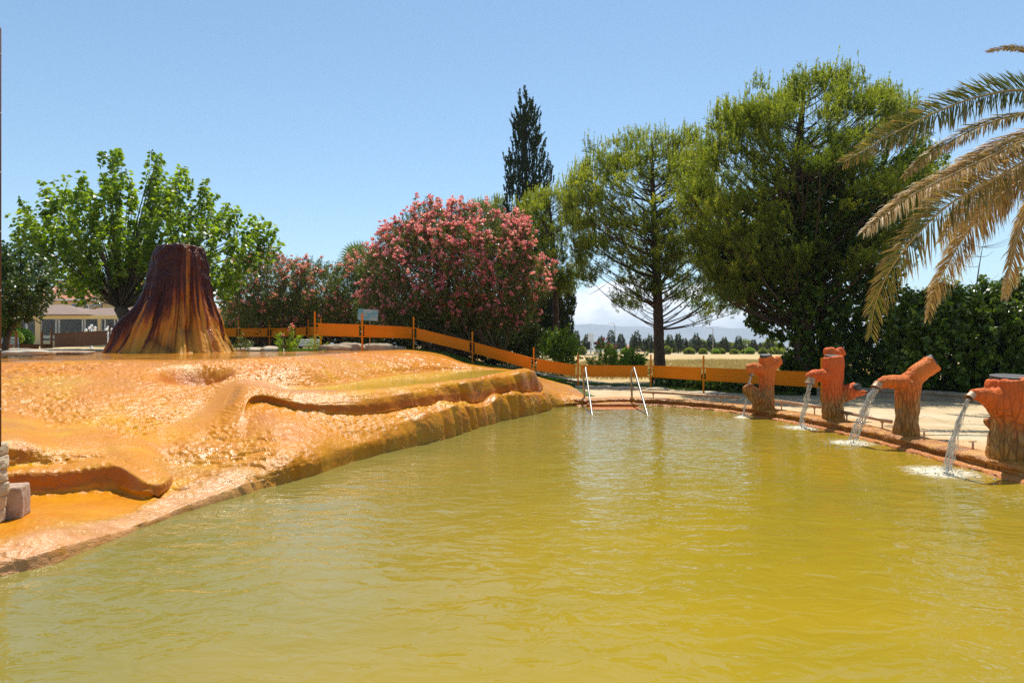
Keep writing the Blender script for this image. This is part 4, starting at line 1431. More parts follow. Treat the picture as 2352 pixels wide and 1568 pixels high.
def pine(name, label, base, trunk, poly, d, thick, n_tips, seed, shoots=9, needles=20, nl=0.15, nw=0.02, up=1.0, limb_r=0.035, mat='lf_pine', group=None, low_att=0.0, slen=(0.14, 0.34), spread=0.17, candle=0.55, gapt=-0.3, drop=0.2):
    rs = np.random.default_rng(seed)
    tp = [W(*t[:3]) for t in trunk]
    root = thing(name, tp[0], label, 'tree', group)
    tips, edge, u = crown_pts(poly, n_tips, d, thick, rs)
    kp = vnoise(tips * 1.05, seed) > gapt
    tips[:, 2] -= drop
    tips, edge, u = tips[kp], edge[kp], u[kp]
    tpa = np.array(tp)
    extra = []
    zmin, zmax = tpa[0][2] + (tpa[-1][2] - tpa[0][2]) * 0.22, tpa[-1][2]
    for i, t in enumerate(tips):
        # attach point
        hd = np.hypot(t[0] - np.interp(t[2], tpa[:, 2], tpa[:, 0]), t[1] - np.interp(t[2], tpa[:, 2], tpa[:, 1]))
        za = np.clip(t[2] - hd * rs.uniform(0.45, 0.85) * up - low_att, zmin, zmax - 0.1)
        a = np.array([np.interp(za, tpa[:, 2], tpa[:, 0]), np.interp(za, tpa[:, 2], tpa[:, 1]), za])
        L = np.linalg.norm(t - a)
        if i % 3 == 0 or L < 1.2:
            r0 = limb_r * (0.35 + 0.22 * L)
            cp = curve_pts(a, t, (rs.normal(0, .10) * L, rs.normal(0, .10) * L, -0.13 * L), 7)
            extra.append((cp, [float(q) for q in np.linspace(r0, 0.008, 7)]))
            k_ = rs.integers(2, 6)
            for _ in range(2):
                a2 = cp[rs.integers(3, 6)]
                b2 = a2 + rs.normal(0, 0.35, 3) * (1, 1, 0.5) + np.array((0, 0, 0.2))
                extra.append((curve_pts(a2, b2, (0, 0, -0.04), 4), [0.012, 0.010, 0.007, 0.004]))
    trunk_mesh(tp, [t[3] for t in trunk], M['bark'], root, 14, extra)
    n = len(tips)
    ax0 = tips - np.array([np.interp(tips[:, 2] - 2, tpa[:, 2], tpa[:, 0]), np.interp(tips[:, 2] - 2, tpa[:, 2], tpa[:, 1]), np.interp(tips[:, 2], [zmin, zmax], [zmin - 1, zmax - 1])]).T
    ax0 = norm(ax0)
    T_ = np.repeat(tips, shoots, 0) + rs.normal(0, spread, (n * shoots, 3)) * (1, 1, 0.6)
    upw = rs.uniform(0.5, 1.3, (n * shoots, 1))
    A_ = norm(np.repeat(ax0, shoots, 0) * 0.6 + np.array((0, 0, 1.1)) * upw + rs.normal(0, 0.25, (n * shoots, 3)))
    Ls = rs.uniform(slen[0], slen[1], n * shoots)
    v, t = brush(T_, A_, Ls, needles, nl * 0.85, nw, 1.0, 0.75, 0.0, rs)
    # vertical candles at the crown's top, sunlit brightness put into their tone
    ctone = np.repeat(np.repeat(rs.normal(0.42, 0.20, n), shoots) + rs.normal(0, 0.09, n * shoots), needles) + 0.55 * (t - 0.55)
    top = (edge < 0.5) & (tips[:, 2] > np.percentile(tips[:, 2], 35))
    tt_ = tips[top]
    if len(tt_):
        kc = 9
        S = np.repeat(tt_, kc, 0) + rs.normal(0, 0.24, (len(tt_) * kc, 3)) * (1, 1, 0.35)
        Ac = norm(np.array((0, 0, 1.0)) + rs.normal(0, 0.10, (len(tt_) * kc, 3)))
        v2, t2 = brush(S, Ac, rs.uniform(0.6, 1.25, len(S)) * candle, needles + 10, nl * 0.6, nw * 1.25, 1.4, 0.42, 0.0, rs)
        v = np.concatenate([v, v2])
        ctone = np.concatenate([ctone, np.full(len(v2) // 4, 0.84) + rs.normal(0, 0.1, len(v2) // 4)])
    quads('crown', [v], M[mat], root, rs, np.clip(ctone, 0, 1))
    return root


def leafy(name, label, trunk, poly, d, thick, n, seed, mat, lk=16, L=0.15, Wd=0.10, slen=0.5, grav=0.5, cat='tree', limbs=60, bark='barkgrey', limb_r=0.03, fwd=0.35, side=0.9, group=None, shell=0.3, jit=0.12, updir=0.9, part='crown', fork=0.5, gap=None):
    rs = np.random.default_rng(seed)
    tp = [W(*t[:3]) for t in trunk]
    root = thing(name, tp[0], label, cat, group)
    tips, edge, u = crown_pts(poly, n, d, thick, rs, shell)
    if gap is not None:
        kp = vnoise(tips * 0.95, seed) > gap
        tips, edge, u = tips[kp], edge[kp], u[kp]
        n = len(tips)
    extra = []
    tip_top = tp[-1]
    for i in range(min(limbs, n)):
        t = tips[i]
        a = tp[-1] if rs.uniform() < 0.6 else tp[-1] * (1 - fork * .3) + tp[-2] * fork * .3
        cp = curve_pts(a, t, (rs.normal(0, .12), rs.normal(0, .12), 0.05 * np.linalg.norm(t - a)), 7)
        Lr = np.linalg.norm(t - a)
        extra.append((cp, [float(q) for q in np.linspace(limb_r * (0.3 + 0.25 * Lr), 0.006, 7)]))
    trunk_mesh(tp, [t[3] for t in trunk], M[bark], root, 14, extra)
    ax = norm(norm(tips - tip_top) * 0.8 + np.array((0, 0, updir)) + rs.normal(0, 0.25, tips.shape))
    Ls = rs.uniform(0.6, 1.3, n) * slen
    S = tips - ax * (Ls * 0.6)[:, None] + rs.normal(0, jit, tips.shape)
    v, t = brush(S, ax, Ls, lk, L, Wd, fwd, side, grav, rs)
    tone = np.clip(np.repeat(rs.normal(0.42, 0.15, n), lk) + rs.normal(0, 0.15, len(t)) + 0.15 * (t - 0.5), 0, 1)
    quads(part, [v], M[mat], root, rs, tone)
    return root, tips, edge, ax


# mulberry behind the cone
MULB = [(5, 520), (60, 480), (105, 445), (140, 440), (150, 405), (170, 440), (215, 400), (245, 405), (258, 350), (275, 347), (292, 370), (300, 440), (335, 450), (340, 400), (352, 352), (376, 356), (372, 410), (395, 430), (408, 398), (424, 402), (430, 480), (450, 470), (456, 412), (474, 415), (490, 460), (530, 485), (560, 515), (598, 520), (636, 545), (625, 565), (640, 580), (600, 600), (560, 650), (510, 680), (480, 680), (400, 690), (330, 680), (290, 655), (265, 665), (245, 655), (225, 665), (190, 668), (165, 680), (140, 650), (120, 640), (90, 600), (60, 560), (20, 560)]
leafy('mulberry_tree', 'broad bright green tree with leaning forked trunk behind the volcano cone',
      [(325, 800, 26, 0.34), (306, 765, 26, 0.27), (288, 728, 26.2, 0.25), (276, 708, 26.2, 0.22)],
      MULB, 26.5, 2.6, 820, 101, 'lf_mul', 30, 0.20, 0.15, 0.95, 0.42, limbs=150, limb_r=0.028, updir=1.2, gap=-0.24)
# dark tree at the far left
leafy('broadleaf_tree', 'dark green small tree at the left edge beside the round hedge',
      [(8, 812, 17, 0.085), (18, 770, 17, 0.07), (34, 735, 17, 0.06), (30, 715, 17, 0.05)],
      [(-120, 560), (-40, 575), (20, 572), (88, 590), (118, 625), (128, 655), (115, 685), (100, 705), (70, 715), (60, 730), (10, 745), (-60, 740), (-150, 720)],
      17, 1.3, 620, 102, 'lf_dark', 26, 0.10, 0.065, 0.5, 0.4, limbs=60, limb_r=0.016)

# oleanders
def oleander(label, d, thick, poly, basepx, n, seed, petal, fl=0.5, lk=26, L=0.16, Wd=0.032, bloom=11):
    rs = np.random.default_rng(seed)
    c0 = W((basepx[0] + basepx[1]) / 2, basepx[2], d)
    root = thing('oleander_bush', c0, label, 'bush', 'flowering oleander bushes')
    tips, edge, u = crown_pts(poly, n, d, thick, rs, 0.45)
    tips = tips + rs.normal(0, 0.16, tips.shape) + 0.25 * np.stack([vnoise(tips * 0.9, 31), 0 * u, vnoise(tips * 0.9, 32)], 1)
    mb = MB()
    for i in range(90):
        t = tips[i]
        b = W(rs.uniform(basepx[0], basepx[1]), basepx[2], d) + np.array((0, rs.uniform(-0.5, 0.5) * thick, 0))
        mb.tube(curve_pts(b, t, (0, 0, 0.15 * np.linalg.norm(t - b)), 7), [float(a) for a in np.linspace(0.035, 0.007, 7)], 6)
    mb.build('stems', M['twig'], root, True)
    cc = np.array([c0[0], c0[1], c0[2]])
    ax = norm(norm(tips - cc) * (0.8, 0.8, 0.5) + np.array((0, 0, 0.9)) + rs.normal(0, 0.22, tips.shape))
    Ls = rs.uniform(0.3, 0.7, n)
    v, t = brush(tips - ax * Ls[:, None], ax, Ls, lk, L, Wd, 0.9, 0.8, 0.05, rs)
    quads('foliage', [v], M['lf_ole'], root, rs)
    front = (u < 0.35) | (edge < 0.3)
    hf_ = (tips[:, 2] - tips[:, 2].min()) / np.ptp(tips[:, 2])
    idx = np.where(front & (rs.uniform(size=n) < fl * (0.25 + 1.1 * hf_) * (0.7 + 0.9 * vnoise(tips * 1.2, 5))))[0]
    S = tips[idx]
    S = np.repeat(S, 3, 0) + rs.normal(0, 0.07, (len(S) * 3, 3))
    v, t = brush(S, np.repeat(ax[idx], 3, 0), np.full(len(S), 0.07), bloom, 0.085, 0.070, 0.5, 0.9, 0.0, rs, tip=0.6, fold=0.3)
    quads('flowers', [v], M[petal], root, rs, np.clip(rs.normal(0.5, 0.28, len(v) // 4), 0, 1))
    return root


oleander('large domed oleander covered in bright pink flowers above the sloping fence', 27, 2.6,
         [(838, 650), (828, 600), (862, 560), (880, 520), (930, 505), (948, 480), (985, 462), (1012, 466), (1030, 478), (1060, 472), (1085, 485), (1120, 487), (1180, 492), (1212, 515), (1226, 545), (1240, 590), (1275, 612), (1262, 640), (1268, 668), (1235, 700), (1238, 735), (1200, 750), (1150, 770), (1040, 770), (950, 765), (870, 740), (840, 700)],
         (960, 1160, 815), 4000, 201, 'petal', 0.80)
oleander('darker oleander hedge with sparse dusty pink flowers behind the small fence', 32.5, 2.2,
         [(505, 660), (530, 600), (565, 588), (600, 575), (625, 592), (652, 605), (668, 588), (690, 600), (712, 598), (730, 605), (758, 606), (790, 600), (815, 590), (860, 570), (900, 600), (905, 730), (870, 752), (700, 760), (540, 755), (515, 720)],
         (560, 860, 790), 3000, 202, 'petal_pale', 0.46)
# dark low mass under the oleanders
leafy('oleander_hedge', 'dark unlit oleander undergrowth below the big flowering oleander', [(1060, 830, 29, 0.08), (1060, 800, 29, 0.06)],
      [(820, 700), (1000, 690), (1220, 690), (1240, 760), (1235, 830), (1130, 825), (1060, 812), (960, 796), (830, 792)], 29.6, 1.4, 1500, 203, 'lf_ole', 30, 0.20, 0.05, 0.5, 0.1, 'bush', 30, 'twig')
leafy('oleander_hedge', 'dark undergrowth strip below the dusty pink oleanders', [(640, 790, 34.5, 0.08), (640, 778, 34.5, 0.06)],
      [(500, 730), (540, 690), (850, 690), (880, 792), (700, 791), (520, 788)], 34.6, 1.2, 1400, 204, 'lf_ole', 30, 0.20, 0.05, 0.5, 0.1, 'bush', 20, 'twig')

# cypresses
CYP = [(1199, 205), (1206, 208), (1212, 226), (1228, 240), (1240, 262), (1238, 290), (1245, 330), (1245, 350), (1262, 380), (1272, 405), (1262, 425), (1268, 470), (1262, 560), (1275, 700), (1255, 800), (1170, 800), (1150, 700), (1145, 560), (1158, 500), (1158, 440), (1166, 400), (1160, 365), (1178, 340), (1182, 300), (1178, 262), (1190, 250), (1194, 225)]


def cypress(label, trunk, poly, d, thick, n, seed, lk=26, L=0.16, Wd=0.05, mat='lf_cyp'):
    return leafy('cypress_tree', label, trunk, poly, d, thick, n, seed, mat, lk, L, Wd, 0.55, -0.25, 'tree', 40, 'bark', 0.008, 0.9, 0.45, None, 0.25, 0.08, 2.2)


cypress('tall narrow dark cypress standing above the oleander', [(1212, 810, 36, 0.22), (1212, 600, 36, 0.18), (1208, 400, 36, 0.1), (1202, 250, 36, 0.03)], CYP, 36, 1.1, 1900, 301, 34)
cypress('lower dark conifer half hidden right of the big oleander', [(1295, 818, 33, 0.16), (1290, 720, 33, 0.1), (1285, 660, 33, 0.05)],
        [(1262, 640), (1290, 630), (1310, 660), (1322, 700), (1312, 730), (1318, 760), (1295, 800), (1200, 812), (1200, 740), (1240, 700)], 33, 1.2, 700, 302, 30)

# pines
pine('pine_tree', 'distant pine whose tips show just above the flowering oleander', None,
     [(1120, 800, 40, 0.2), (1120, 600, 40, 0.15), (1118, 470, 40, 0.05)],
     [(1078, 480), (1100, 462), (1125, 458), (1150, 450), (1165, 480), (1190, 520), (1180, 620), (1060, 620), (1060, 520)], 40, 1.2, 130, 401, 16, 14, 0.16, 0.024)
pine('pine_tree', 'slim sparse pine between the cypress and the central pine', None,
     [(1277, 825, 31, 0.16), (1276, 700, 31, 0.14), (1270, 560, 31, 0.10), (1262, 470, 31, 0.04)],
     [(1190, 480), (1215, 455), (1250, 442), (1290, 440), (1318, 450), (1325, 520), (1335, 600), (1328, 660), (1290, 690), (1262, 640), (1235, 560), (1215, 520)], 31, 1.4, 190, 402, 18, 16, 0.15, 0.022)
PB = [(1298, 430), (1312, 395), (1345, 375), (1352, 335), (1395, 320), (1405, 305), (1440, 308), (1462, 300), (1492, 282), (1528, 290), (1545, 305), (1580, 303), (1600, 320), (1640, 350), (1665, 420), (1680, 520), (1700, 610), (1718, 680), (1700, 728), (1640, 742), (1590, 735), (1600, 700), (1560, 690), (1480, 660), (1460, 700), (1420, 690), (1390, 640), (1340, 650), (1322, 600), (1330, 540), (1310, 490)]
pine('pine_tree', 'central umbrella-shaped pine with bare lower trunk behind the handrails', None,
     [(1517, 876, 28, 0.26), (1514, 800, 28, 0.22), (1511, 700, 28, 0.195), (1508, 620, 28, 0.17), (1502, 500, 28, 0.12), (1498, 400, 28, 0.08), (1496, 330, 28, 0.03)],
     PB, 28, 2.7, 640, 403, 16, 17, 0.17, 0.024, spread=0.19, gapt=-0.34)
PC = [(1560, 400), (1562, 335), (1600, 300), (1640, 285), (1648, 230), (1680, 210), (1720, 200), (1745, 170), (1780, 152), (1830, 158), (1875, 158), (1905, 150), (1930, 150), (1960, 165), (1990, 152), (2030, 165), (2062, 160), (2085, 200), (2095, 245), (2120, 280), (2160, 330), (2170, 375), (2140, 430), (2130, 500), (2080, 560), (2040, 640), (1960, 640), (1900, 600), (1850, 640), (1760, 620), (1720, 690), (1660, 690), (1625, 610), (1590, 560), (1570, 480)]
pine('pine_tree', 'huge right-hand pine with several leaders rising out of ivy', None,
     [(1850, 905, 22.5, 0.36), (1845, 700, 22.5, 0.30), (1838, 560, 22.5, 0.26), (1830, 400, 22.5, 0.18), (1840, 280, 22.5, 0.10), (1850, 190, 22.5, 0.03)],
     PC, 22, 2.7, 900, 404, 20, 18, 0.16, 0.021, limb_r=0.04, spread=0.19, gapt=-0.17, drop=0.42)
leafy('ivy_mass', 'dark ivy column smothering the trunk of the huge right-hand pine', [(1900, 905, 22.8, 0.2), (1890, 700, 22.8, 0.15), (1890, 520, 22.8, 0.1)],
      [(1640, 560), (1700, 470), (1800, 400), (1900, 360), (2000, 400), (2100, 330), (2165, 350), (2120, 420), (2070, 520), (2060, 640), (2075, 740), (2090, 880), (1960, 892), (1830, 885), (1790, 830), (1805, 800), (1760, 770), (1720, 740), (1715, 690), (1670, 680), (1640, 620)],
      23.2, 1.9, 2300, 405, 'lf_ivy', 30, 0.13, 0.11, 0.6, 0.6, 'ivy', 60, 'bark', 0.02)
leafy('hedge_mass', 'tall dark leafy hedge behind the low kerb wall on the right', [(2260, 930, 19.5, 0.15), (2260, 800, 19.5, 0.1), (2260, 700, 19.5, 0.05)],
      [(2050, 720), (2090, 678), (2130, 672), (2165, 660), (2225, 668), (2270, 655), (2310, 658), (2352, 640), (2480, 610), (2520, 760), (2500, 940), (2300, 925), (2140, 905), (2060, 890)],
      19.5, 1.5, 2300, 406, 'lf_ivy', 30, 0.12, 0.10, 0.5, 0.6, 'hedge', 50, 'bark', 0.02)
leafy('background_tree', 'sunlit pale olive tree glimpsed between the ivy and the hedge', [(2068, 880, 27, 0.12), (2068, 800, 27, 0.08), (2068, 750, 27, 0.05)],
      [(2040, 720), (2080, 690), (2160, 640), (2200, 655), (2190, 720), (2110, 780), (2080, 860), (2030, 850)], 27.5, 0.8, 260, 407, 'lf_pine', 26, 0.11, 0.05, 0.5, 0.2)

# bare twiggy sapling
rs = np.random.default_rng(5)
mb = MB()
b0 = W(2240, 700, 22)
tp_ = W(2262, 545, 22)
cp = curve_pts(b0, tp_, (-0.1, 0, 0), 8)
mb.tube(cp, [float(a) for a in np.linspace(0.03, 0.004, 8)], 6)
for k in range(16):
    a = cp[rs.integers(1, 7)]
    sgn = 1 if k % 2 else -1
    mb.tube(curve_pts(a, a + np.array((sgn * rs.uniform(0.4, 1.2), rs.normal(0, .3), rs.uniform(0.0, 0.5))), (0, 0, -0.15), 5), [0.009, 0.007, 0.006, 0.004, 0.003], 5)
mb.tube([W(2240, 920, 22), W(2241, 800, 22), b0], [0.05, 0.04, 0.03], 6)
tag(mb.build('bare_sapling', M['twig'], None, True), 'leafless twiggy sapling sticking up above the right hedge', 'tree')

# small shrubs in front of the field
leafy('shrub', 'rounded bright green shrub left of the central pine, behind the fence', [(1290, 862, 25.5, 0.05), (1290, 835, 25.5, 0.04), (1290, 815, 25.5, 0.03)],
      [(1248, 790), (1262, 768), (1290, 760), (1318, 770), (1332, 792), (1326, 815), (1305, 832), (1270, 830), (1250, 812)], 25.5, 0.55, 330, 501, 'lf_bush', 24, 0.085, 0.06, 0.3, 0.2, 'shrub', 30, 'twig', 0.012)
def small_ole(label, d, poly, basepx, n, seed, fl=0.12):
    rs = np.random.default_rng(seed)
    c0 = W(basepx[0], basepx[1], d)
    root = thing('oleander_shrub', c0, label, 'shrub')
    tips, edge, u = crown_pts(poly, n, d, 0.35, rs, 0.2)
    mb = MB()
    for t in tips[:14]:
        mb.tube(curve_pts(c0, t, (0, 0, 0.1), 5), [0.012, 0.010, 0.008, 0.006, 0.004], 5)
    mb.build('stems', M['twig'], root, True)
    ax = norm(norm(tips - c0) * 0.7 + np.array((0, 0, 0.9)) + rs.normal(0, 0.15, tips.shape))
    v, t = brush(tips - ax * 0.3, ax, np.full(n, 0.32), 22, 0.17, 0.028, 1.0, 0.7, 0.0, rs)
    quads('foliage', [v], M['lf_bush'], root, rs, np.clip(rs.normal(0.35, 0.25, len(v) // 4), 0, 1))
    idx = np.argsort(-tips[:, 2])[:max(4, int(n * fl))]
    for i_ in idx:
        S = np.repeat(tips[i_:i_ + 1], 4, 0) + rs.normal(0, 0.03, (4, 3))
        v, t = brush(S, np.tile((0, 0, 1.0), (4, 1)), np.full(4, 0.05), 10, 0.055, 0.05, 0.5, 0.9, 0, rs)
        quads('flower_head', [v], M['petal'], root, rs)


small_ole('young oleander with a few pink flowers beside the round shrub, behind the fence', 25.3,
          [(1365, 790), (1378, 780), (1392, 778), (1402, 800), (1420, 795), (1425, 810), (1416, 835), (1375, 838), (1352, 832), (1345, 822), (1368, 815)], (1392, 858), 75, 502)
leafy('vine_shrub', 'small leafy lime-green vine shrub just left of the central pine trunk', [(1445, 860, 25, 0.03), (1445, 840, 25, 0.02)],
      [(1418, 835), (1430, 815), (1448, 812), (1462, 818), (1478, 832), (1470, 842), (1425, 845)], 25, 0.3, 90, 503, 'lf_bush', 18, 0.13, 0.11, 0.3, 0.1, 'shrub', 14, 'twig', 0.01)
small_ole('oleander sprig growing from the stone border in front of the small fence', 20.6,
          [(628, 772), (648, 768), (660, 780), (668, 752), (682, 746), (690, 770), (680, 798), (640, 802), (632, 790)], (655, 803), 26, 504, 0.2)
leafy('weed_clump', 'grey-green weed at the right foot of the volcano cone', [(552, 801, 20.6, 0.015), (552, 797, 20.6, 0.01)],
      [(540, 792), (552, 781), (566, 788), (570, 798), (545, 800)], 20.6, 0.2, 24, 505, 'lf_ole', 18, 0.10, 0.025, 0.2, 0.0, 'weed', 8, 'twig', 0.01)
leafy('weed_clump', 'low weed between the oleander sprig and the stone border', [(722, 802, 20.9, 0.015), (722, 797, 20.9, 0.01)],
      [(700, 798), (712, 780), (728, 782), (742, 792), (745, 803), (705, 803)], 20.9, 0.2, 34, 506, 'lf_bush', 18, 0.09, 0.015, 0.2, 0.0, 'weed', 8, 'twig', 0.01)

# ivy ground cover under the right fence
def cover(name, label, region, n, mat, L, Wd, z_hi, seed, cat='ground cover', k=12, up=0.4):
    rs = np.random.default_rng(seed)
    P = sample_poly(region, n, rs)
    z = ground_z(P[:, 0], P[:, 1])
    S = np.stack([P[:, 0], P[:, 1], z + rs.uniform(0, 1, n) * z_hi * (0.5 + 0.5 * vnoise(np.stack([P[:, 0], P[:, 1], 0 * z], 1), 3))], 1)
    ax = norm(rs.normal(0, 0.5, (n, 3)) + np.array((0, 0, up)))
    v, t = brush(S, ax, np.full(n, 0.12), k, L, Wd, 0.4, 0.8, 0.1, rs)
    o = quads(name, [v], M[mat], None, rs)
    tag(o, label, cat, None, 'stuff')


cover('ivy_ground_cover', 'dark ivy carpet under the fence behind the pavement', [(4.9, 24.3), (5.4, 23.2), (6.3, 21.6), (7.4, 20.6), (9.5, 20.2), (12, 20), (13, 22.5), (10, 24.5), (6.5, 25.5)], 3000, 'lf_ivy', 0.11, 0.10, 0.55, 601)


def grass(name, label, region, n, mat, hgt, seed, w=0.010, sc=1.0):
    rs = np.random.default_rng(seed)
    P = sample_poly(region, n, rs)
    keep = vnoise(np.stack([P[:, 0] * 1.3, P[:, 1] * 1.3, 0 * P[:, 0]], 1), 9) > -0.45
    P = P[keep]
    S = np.stack([P[:, 0], P[:, 1], ground_z(P[:, 0], P[:, 1])], 1)
    ax = norm(rs.normal(0, 0.25, (len(S), 3)) * (1, 1, 0) + np.array((0, 0, 1)))
    v, t = brush(S, ax, np.full(len(S), 0.02), 5, hgt, w, 1.0, 0.35, 0.0, rs, tip=0.3, fold=0.05)
    tag(quads(name, [v], M[mat], None, rs), label, 'grass', None, 'stuff')


grass('lawn_grass', 'short green grass between the fence and the pavement', [(0.6, 22.3), (1.4, 23.6), (3.2, 23.5), (4.5, 23.0), (5.6, 21.7), (7.0, 20.3), (8.5, 19.9), (8.5, 20.8), (6.5, 22.2), (5, 24), (3.0, 26), (0.8, 27), (-2.5, 26.5), (-2.5, 23.5)], 9000, 'grass', 0.10, 611)
grass('mound_grass', 'green grass on the mound behind the stone border', [(-6.6, 21.9), (-3.0, 23.2), (-1.8, 24), (-2.6, 26), (-8, 27), (-11, 30), (-15, 31), (-12, 25)], 8000, 'grass', 0.11, 612)
grass('dry_field_grass', 'straw-coloured dry stubble of the field', [(-2, 30), (3, 29), (12, 27), (22, 34), (38, 60), (8, 60), (0, 40)], 16000, 'drygrass', 0.30, 613, 0.03)

# ------------------------------------------------------------------ date palm
def frond(ctrl, d_list, Lmax, droop, nrm, seed, tone0, tone1, n=64, root=None, wd=0.030):
    rs = np.random.default_rng(seed)
    P = np.array([W(px, py, d * 1.62) for (px, py), d in zip(ctrl, d_list)])
    Lmax, wd = Lmax * 1.62, wd * 1.15
    R_ = cr_interp(P[:, None, :], 16, 0, 0.5)[:, 0, :]
    # resample
    s = np.concatenate([[0], np.cumsum(np.linalg.norm(np.diff(R_, axis=0), axis=1))])
    tt = np.linspace(0.10, 1, n) * s[-1]
    Q = np.stack([np.interp(tt, s, R_[:, i]) for i in range(3)], 1)
    T_ = norm(np.gradient(Q, axis=0))
    nrm = norm(np.array(nrm, float))
    V_, tones = [], []
    for sg in (-1, 1):
        for rep in range(2):
            side = norm(np.cross(T_, nrm)) * sg
            t = np.linspace(0, 1, n)
            L = Lmax * (0.50 + 0.62 * np.sin(pi * np.clip(t * 0.85 + 0.12, 0, 1))) * np.interp(t, [0, 0.8, 1], [0.9, 0.8, 0.45]) * rs.uniform(0.82, 1.12, n)
            D = norm(side * (0.8 + rs.normal(0, 0.08, (n, 1))) + T_ * (0.75 + 0.35 * t[:, None]) + nrm * rs.uniform(0.1, 0.4, (n, 1)) + rs.normal(0, 0.09, (n, 3)))
            wv = norm(np.cross(D, nrm + rs.normal(0, 0.35, (n, 3))))
            w = wd * np.interp(t, [0, 0.5, 1], [0.9, 1, 0.6]) * rs.uniform(0.8, 1.15, n)
            base_ = Q + T_ * rs.uniform(-0.015, 0.015, (n, 1))
            dr = droop * rs.uniform(0.5, 1.5, n)
            p0 = base_
            p1 = base_ + D * (L * 0.4)[:, None] - np.array((0, 0, 1.0)) * (dr * L * 0.06)[:, None]
            p2 = base_ + D * (L * 0.78)[:, None] - np.array((0, 0, 1.0)) * (dr * L * 0.30)[:, None]
            p3 = base_ + D * (L * 0.98)[:, None] - np.array((0, 0, 1.0)) * (dr * L * 0.55)[:, None]
            wv = wv * w[:, None] / 2
            V_.append(np.stack([p0 - wv * .5, p0 + wv * .5, p1 + wv, p1 - wv], 1).reshape(-1, 3))
            V_.append(np.stack([p1 - wv, p1 + wv, p2 + wv * .7, p2 - wv * .7], 1).reshape(-1, 3))
            V_.append(np.stack([p2 - wv * .7, p2 + wv * .7, p3 + wv * .08, p3 - wv * .08], 1).reshape(-1, 3))
            tn = tone0 + (tone1 - tone0) * t + rs.normal(0, 0.09, n)
            tones += [tn, tn + 0.05, tn + 0.18]
    v = np.concatenate(V_)
    tone = np.clip(np.concatenate(tones), 0, 1)
    fr_ = quads('frond', [v], M['palm'], root, rs, tone)
    mb = MB()
    mb.tube(R_, [float(a) for a in np.linspace(0.036, 0.006, len(R_))], 6)
    mb.build('rachis', M['rachis'], fr_, True).location = (0, 0, 0)


